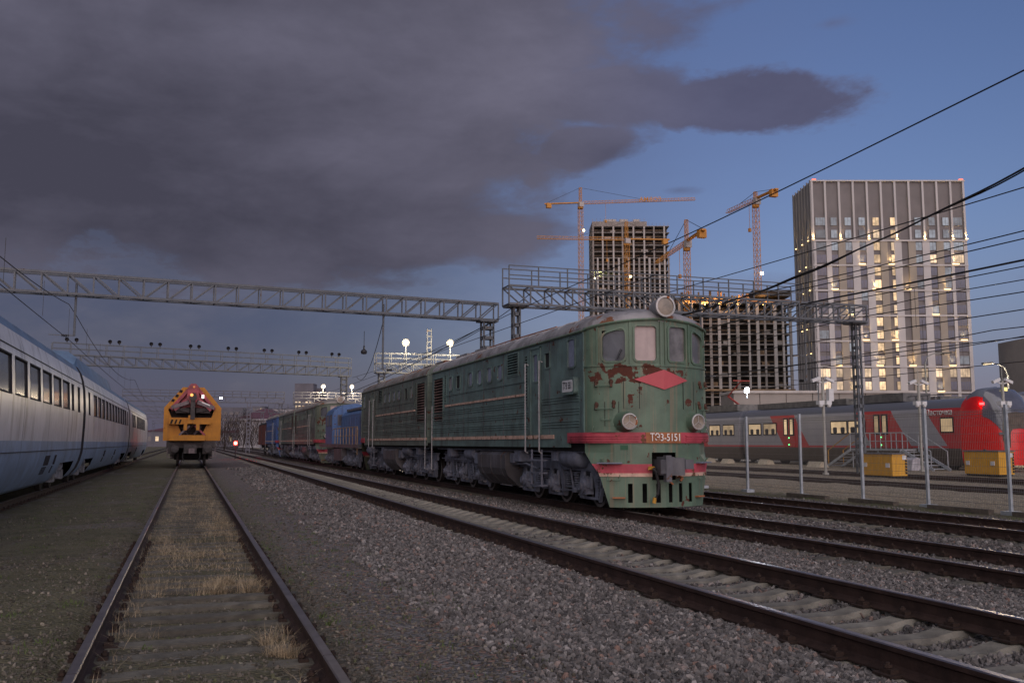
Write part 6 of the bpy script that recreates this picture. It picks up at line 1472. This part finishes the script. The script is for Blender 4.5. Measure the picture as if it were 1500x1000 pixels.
block('pale distant block above the far blue locomotive', -182, 690, 20, 26, 12, m_farl, .05)
block('narrow grey distant block left of the pale one', -194, 690, 9, 28, 12, m_fard, .25)
block('low dark building seen under the gantries right of the yellow machine', -140 * .98, 430, 12, 17, 8, m_fard, .1)
t = thing('hip_roofed_building', 'low building with a maroon hipped roof beyond the bushes', 'building', at(-85.5, 290), -YAW)
b = MB(); b.bb(0, 13.5, 0, 10, 0, 9.0); b.build('wall', m_farl, t)
b = MB(); b.add([(-.6, -.6, 9.0), (14.1, -.6, 9.0), (14.1, 10.6, 9.0), (-.6, 10.6, 9.0), (5.5, 5, 12.4), (8.5, 5, 12.4)], [(0, 1, 5, 4), (1, 2, 5), (2, 3, 4, 5), (3, 0, 4)]); b.build('roof', m_maroon, t)
b = MB(); b.bb(-.7, 14.2, -.75, -.6, 8.5, 9.0); b.build('eaves', m_farl, t)
for k in range(4): b = MB(); b.bb(1.5 + k * 3, 2.8 + k * 3, -.05, 0, 4.5, 6.5); b.build('window', m_facd, t)
for (la, w, h, lb) in ((-150, 22, 6.0, 'long low shed left of the yellow machine on the horizon'), (-120, 26, 5.5, 'low shed behind the yellow machine on the horizon'), (-112, 14, 7.5, 'grey workshop just right of the yellow machine')):
    t = thing('shed', lb, 'building', at(la * .95, 360), -YAW, 'low sheds on the horizon'); b = MB(); b.bb(0, w, 0, 12, 0, h); b.build('wall', m_fard, t); b = MB(); b.prism([(-.5, h), (w / 2, h + 2), (w + .5, h)], lambda p, y: (p[0], y, p[1]), -.4, 12.4); b.build('roof', m_farl if la > -115 else m_maroon, t)
    for k in range(int(w / 3)): b = MB(); b.bb(1 + k * 3, 2.2 + k * 3, -.05, 0, 2.2, 4); b.build('window', m_wwarm if (k % 4 == 1) else m_facd, t)
# works train and its lamp, left of the yellow machine
t = thing('works_train', 'dark works train with a yellow lamp seen between the passenger train and the yellow machine', 'train', (-8.0, 118, 0))
b = MB(); b.bb(-1.4, 1.4, 0, 22, .7, 1.4); b.build('frame', m_mdark, t); b = MB(); b.bb(-1.3, 1.3, 1, 6, 1.4, 3.6); b.build('cab', m_mdark, t); b = MB(); b.bb(-1.2, 1.2, 8, 20, 1.4, 2.9); b.build('load', m_yel, t)
for y in (2, 6, 14, 20):
    b = MB(); b.lathe((.72, y, .45), (1, 0, 0), [(0, .05), (0, .45), (.13, .45), (.13, 0)], 14); b.build('wheel', m_wheel, t)
b = MB(); b.lathe((1.5, -.1, 2.6), (0, -1, 0), [(0, .35), (.1, .3), (.12, 0)], 12); b.build('lamp', emit('yellow_lamp_glow', (1, .7, .15), 5), t)
b = MB(); b.box((1.0, -.1, 1.8), (.5, .1, .8)); b.build('red_lamp', emit('rear_lamp_red', (1, .03, .05), 1.5), t)
lit_lamp('small white lamp high above the hip roofed building', 7.9, 270, 14.0, 0, 0, (.9, .95, 1.0))
# far electrification mast beside the brown van
t = thing('lattice_mast', 'pale concrete lattice mast beside the brown goods van', 'mast', (8.6, 150, 0))
for sx_ in (-.25, .25): b = MB(); b.bar((sx_, 0, 0), (sx_, 0, 8), .12); b.build('leg', m_fard, t)
for k in range(12): b = MB(); b.bar((-.25, 0, .5 + k * .6), (.25, 0, .5 + k * .6), .16); b.build('batten', m_fard, t)
# ------------------------------------------------------------------ leafless bushes
m_twig = mat('twig_brown', (.035, .023, .02), .9, 0, .3, 3)
def bush(label, x, y, h, r, n, seed):
    rd = random.Random(seed); t = thing('bare_bush', label, 'bush', (x, y, 0), 0, 'bare bushes at the end of the tracks')
    b = MB()
    for k in range(5):
        a = rd.uniform(0, 6.28); b.tube([(0, 0, 0), (math.cos(a) * r * .2, math.sin(a) * r * .2, h * .4), (math.cos(a) * r * .4, math.sin(a) * r * .4, h * .75)], .05, 4)
    b.build('stem', m_twig, t); b = MB()
    for k in range(n):
        a = rd.uniform(0, 6.28); q = r * math.sqrt(rd.random()); z = h * (.1 + .85 * rd.random() * (1 - .35 * (q / r) ** 2)); x0, y0 = math.cos(a) * q, math.sin(a) * q; l_ = rd.uniform(.5, 1.3)
        b.bar((x0, y0, z), (x0 + rd.uniform(-.5, .5) * l_, y0 + rd.uniform(-.5, .5) * l_, z + l_ * .8), .035)
    o = b.build('twigs', m_twig, t); o['kind'] = 'stuff'
bush('bare brown bush just right of the yellow machine', 6.0, 176, 7.0, 2.6, 420, 1)
bush('taller bare bush left of the concrete mast', 9.6, 184, 8.2, 3.0, 520, 2)
bush('bare bush behind the red signal light', 12.0, 192, 6.6, 3.4, 480, 3)
bush('wide bare bush before the maroon roofed building', 4.2, 198, 5.6, 3.4, 420, 4)
# ------------------------------------------------------------------ roadside weeds along the fence
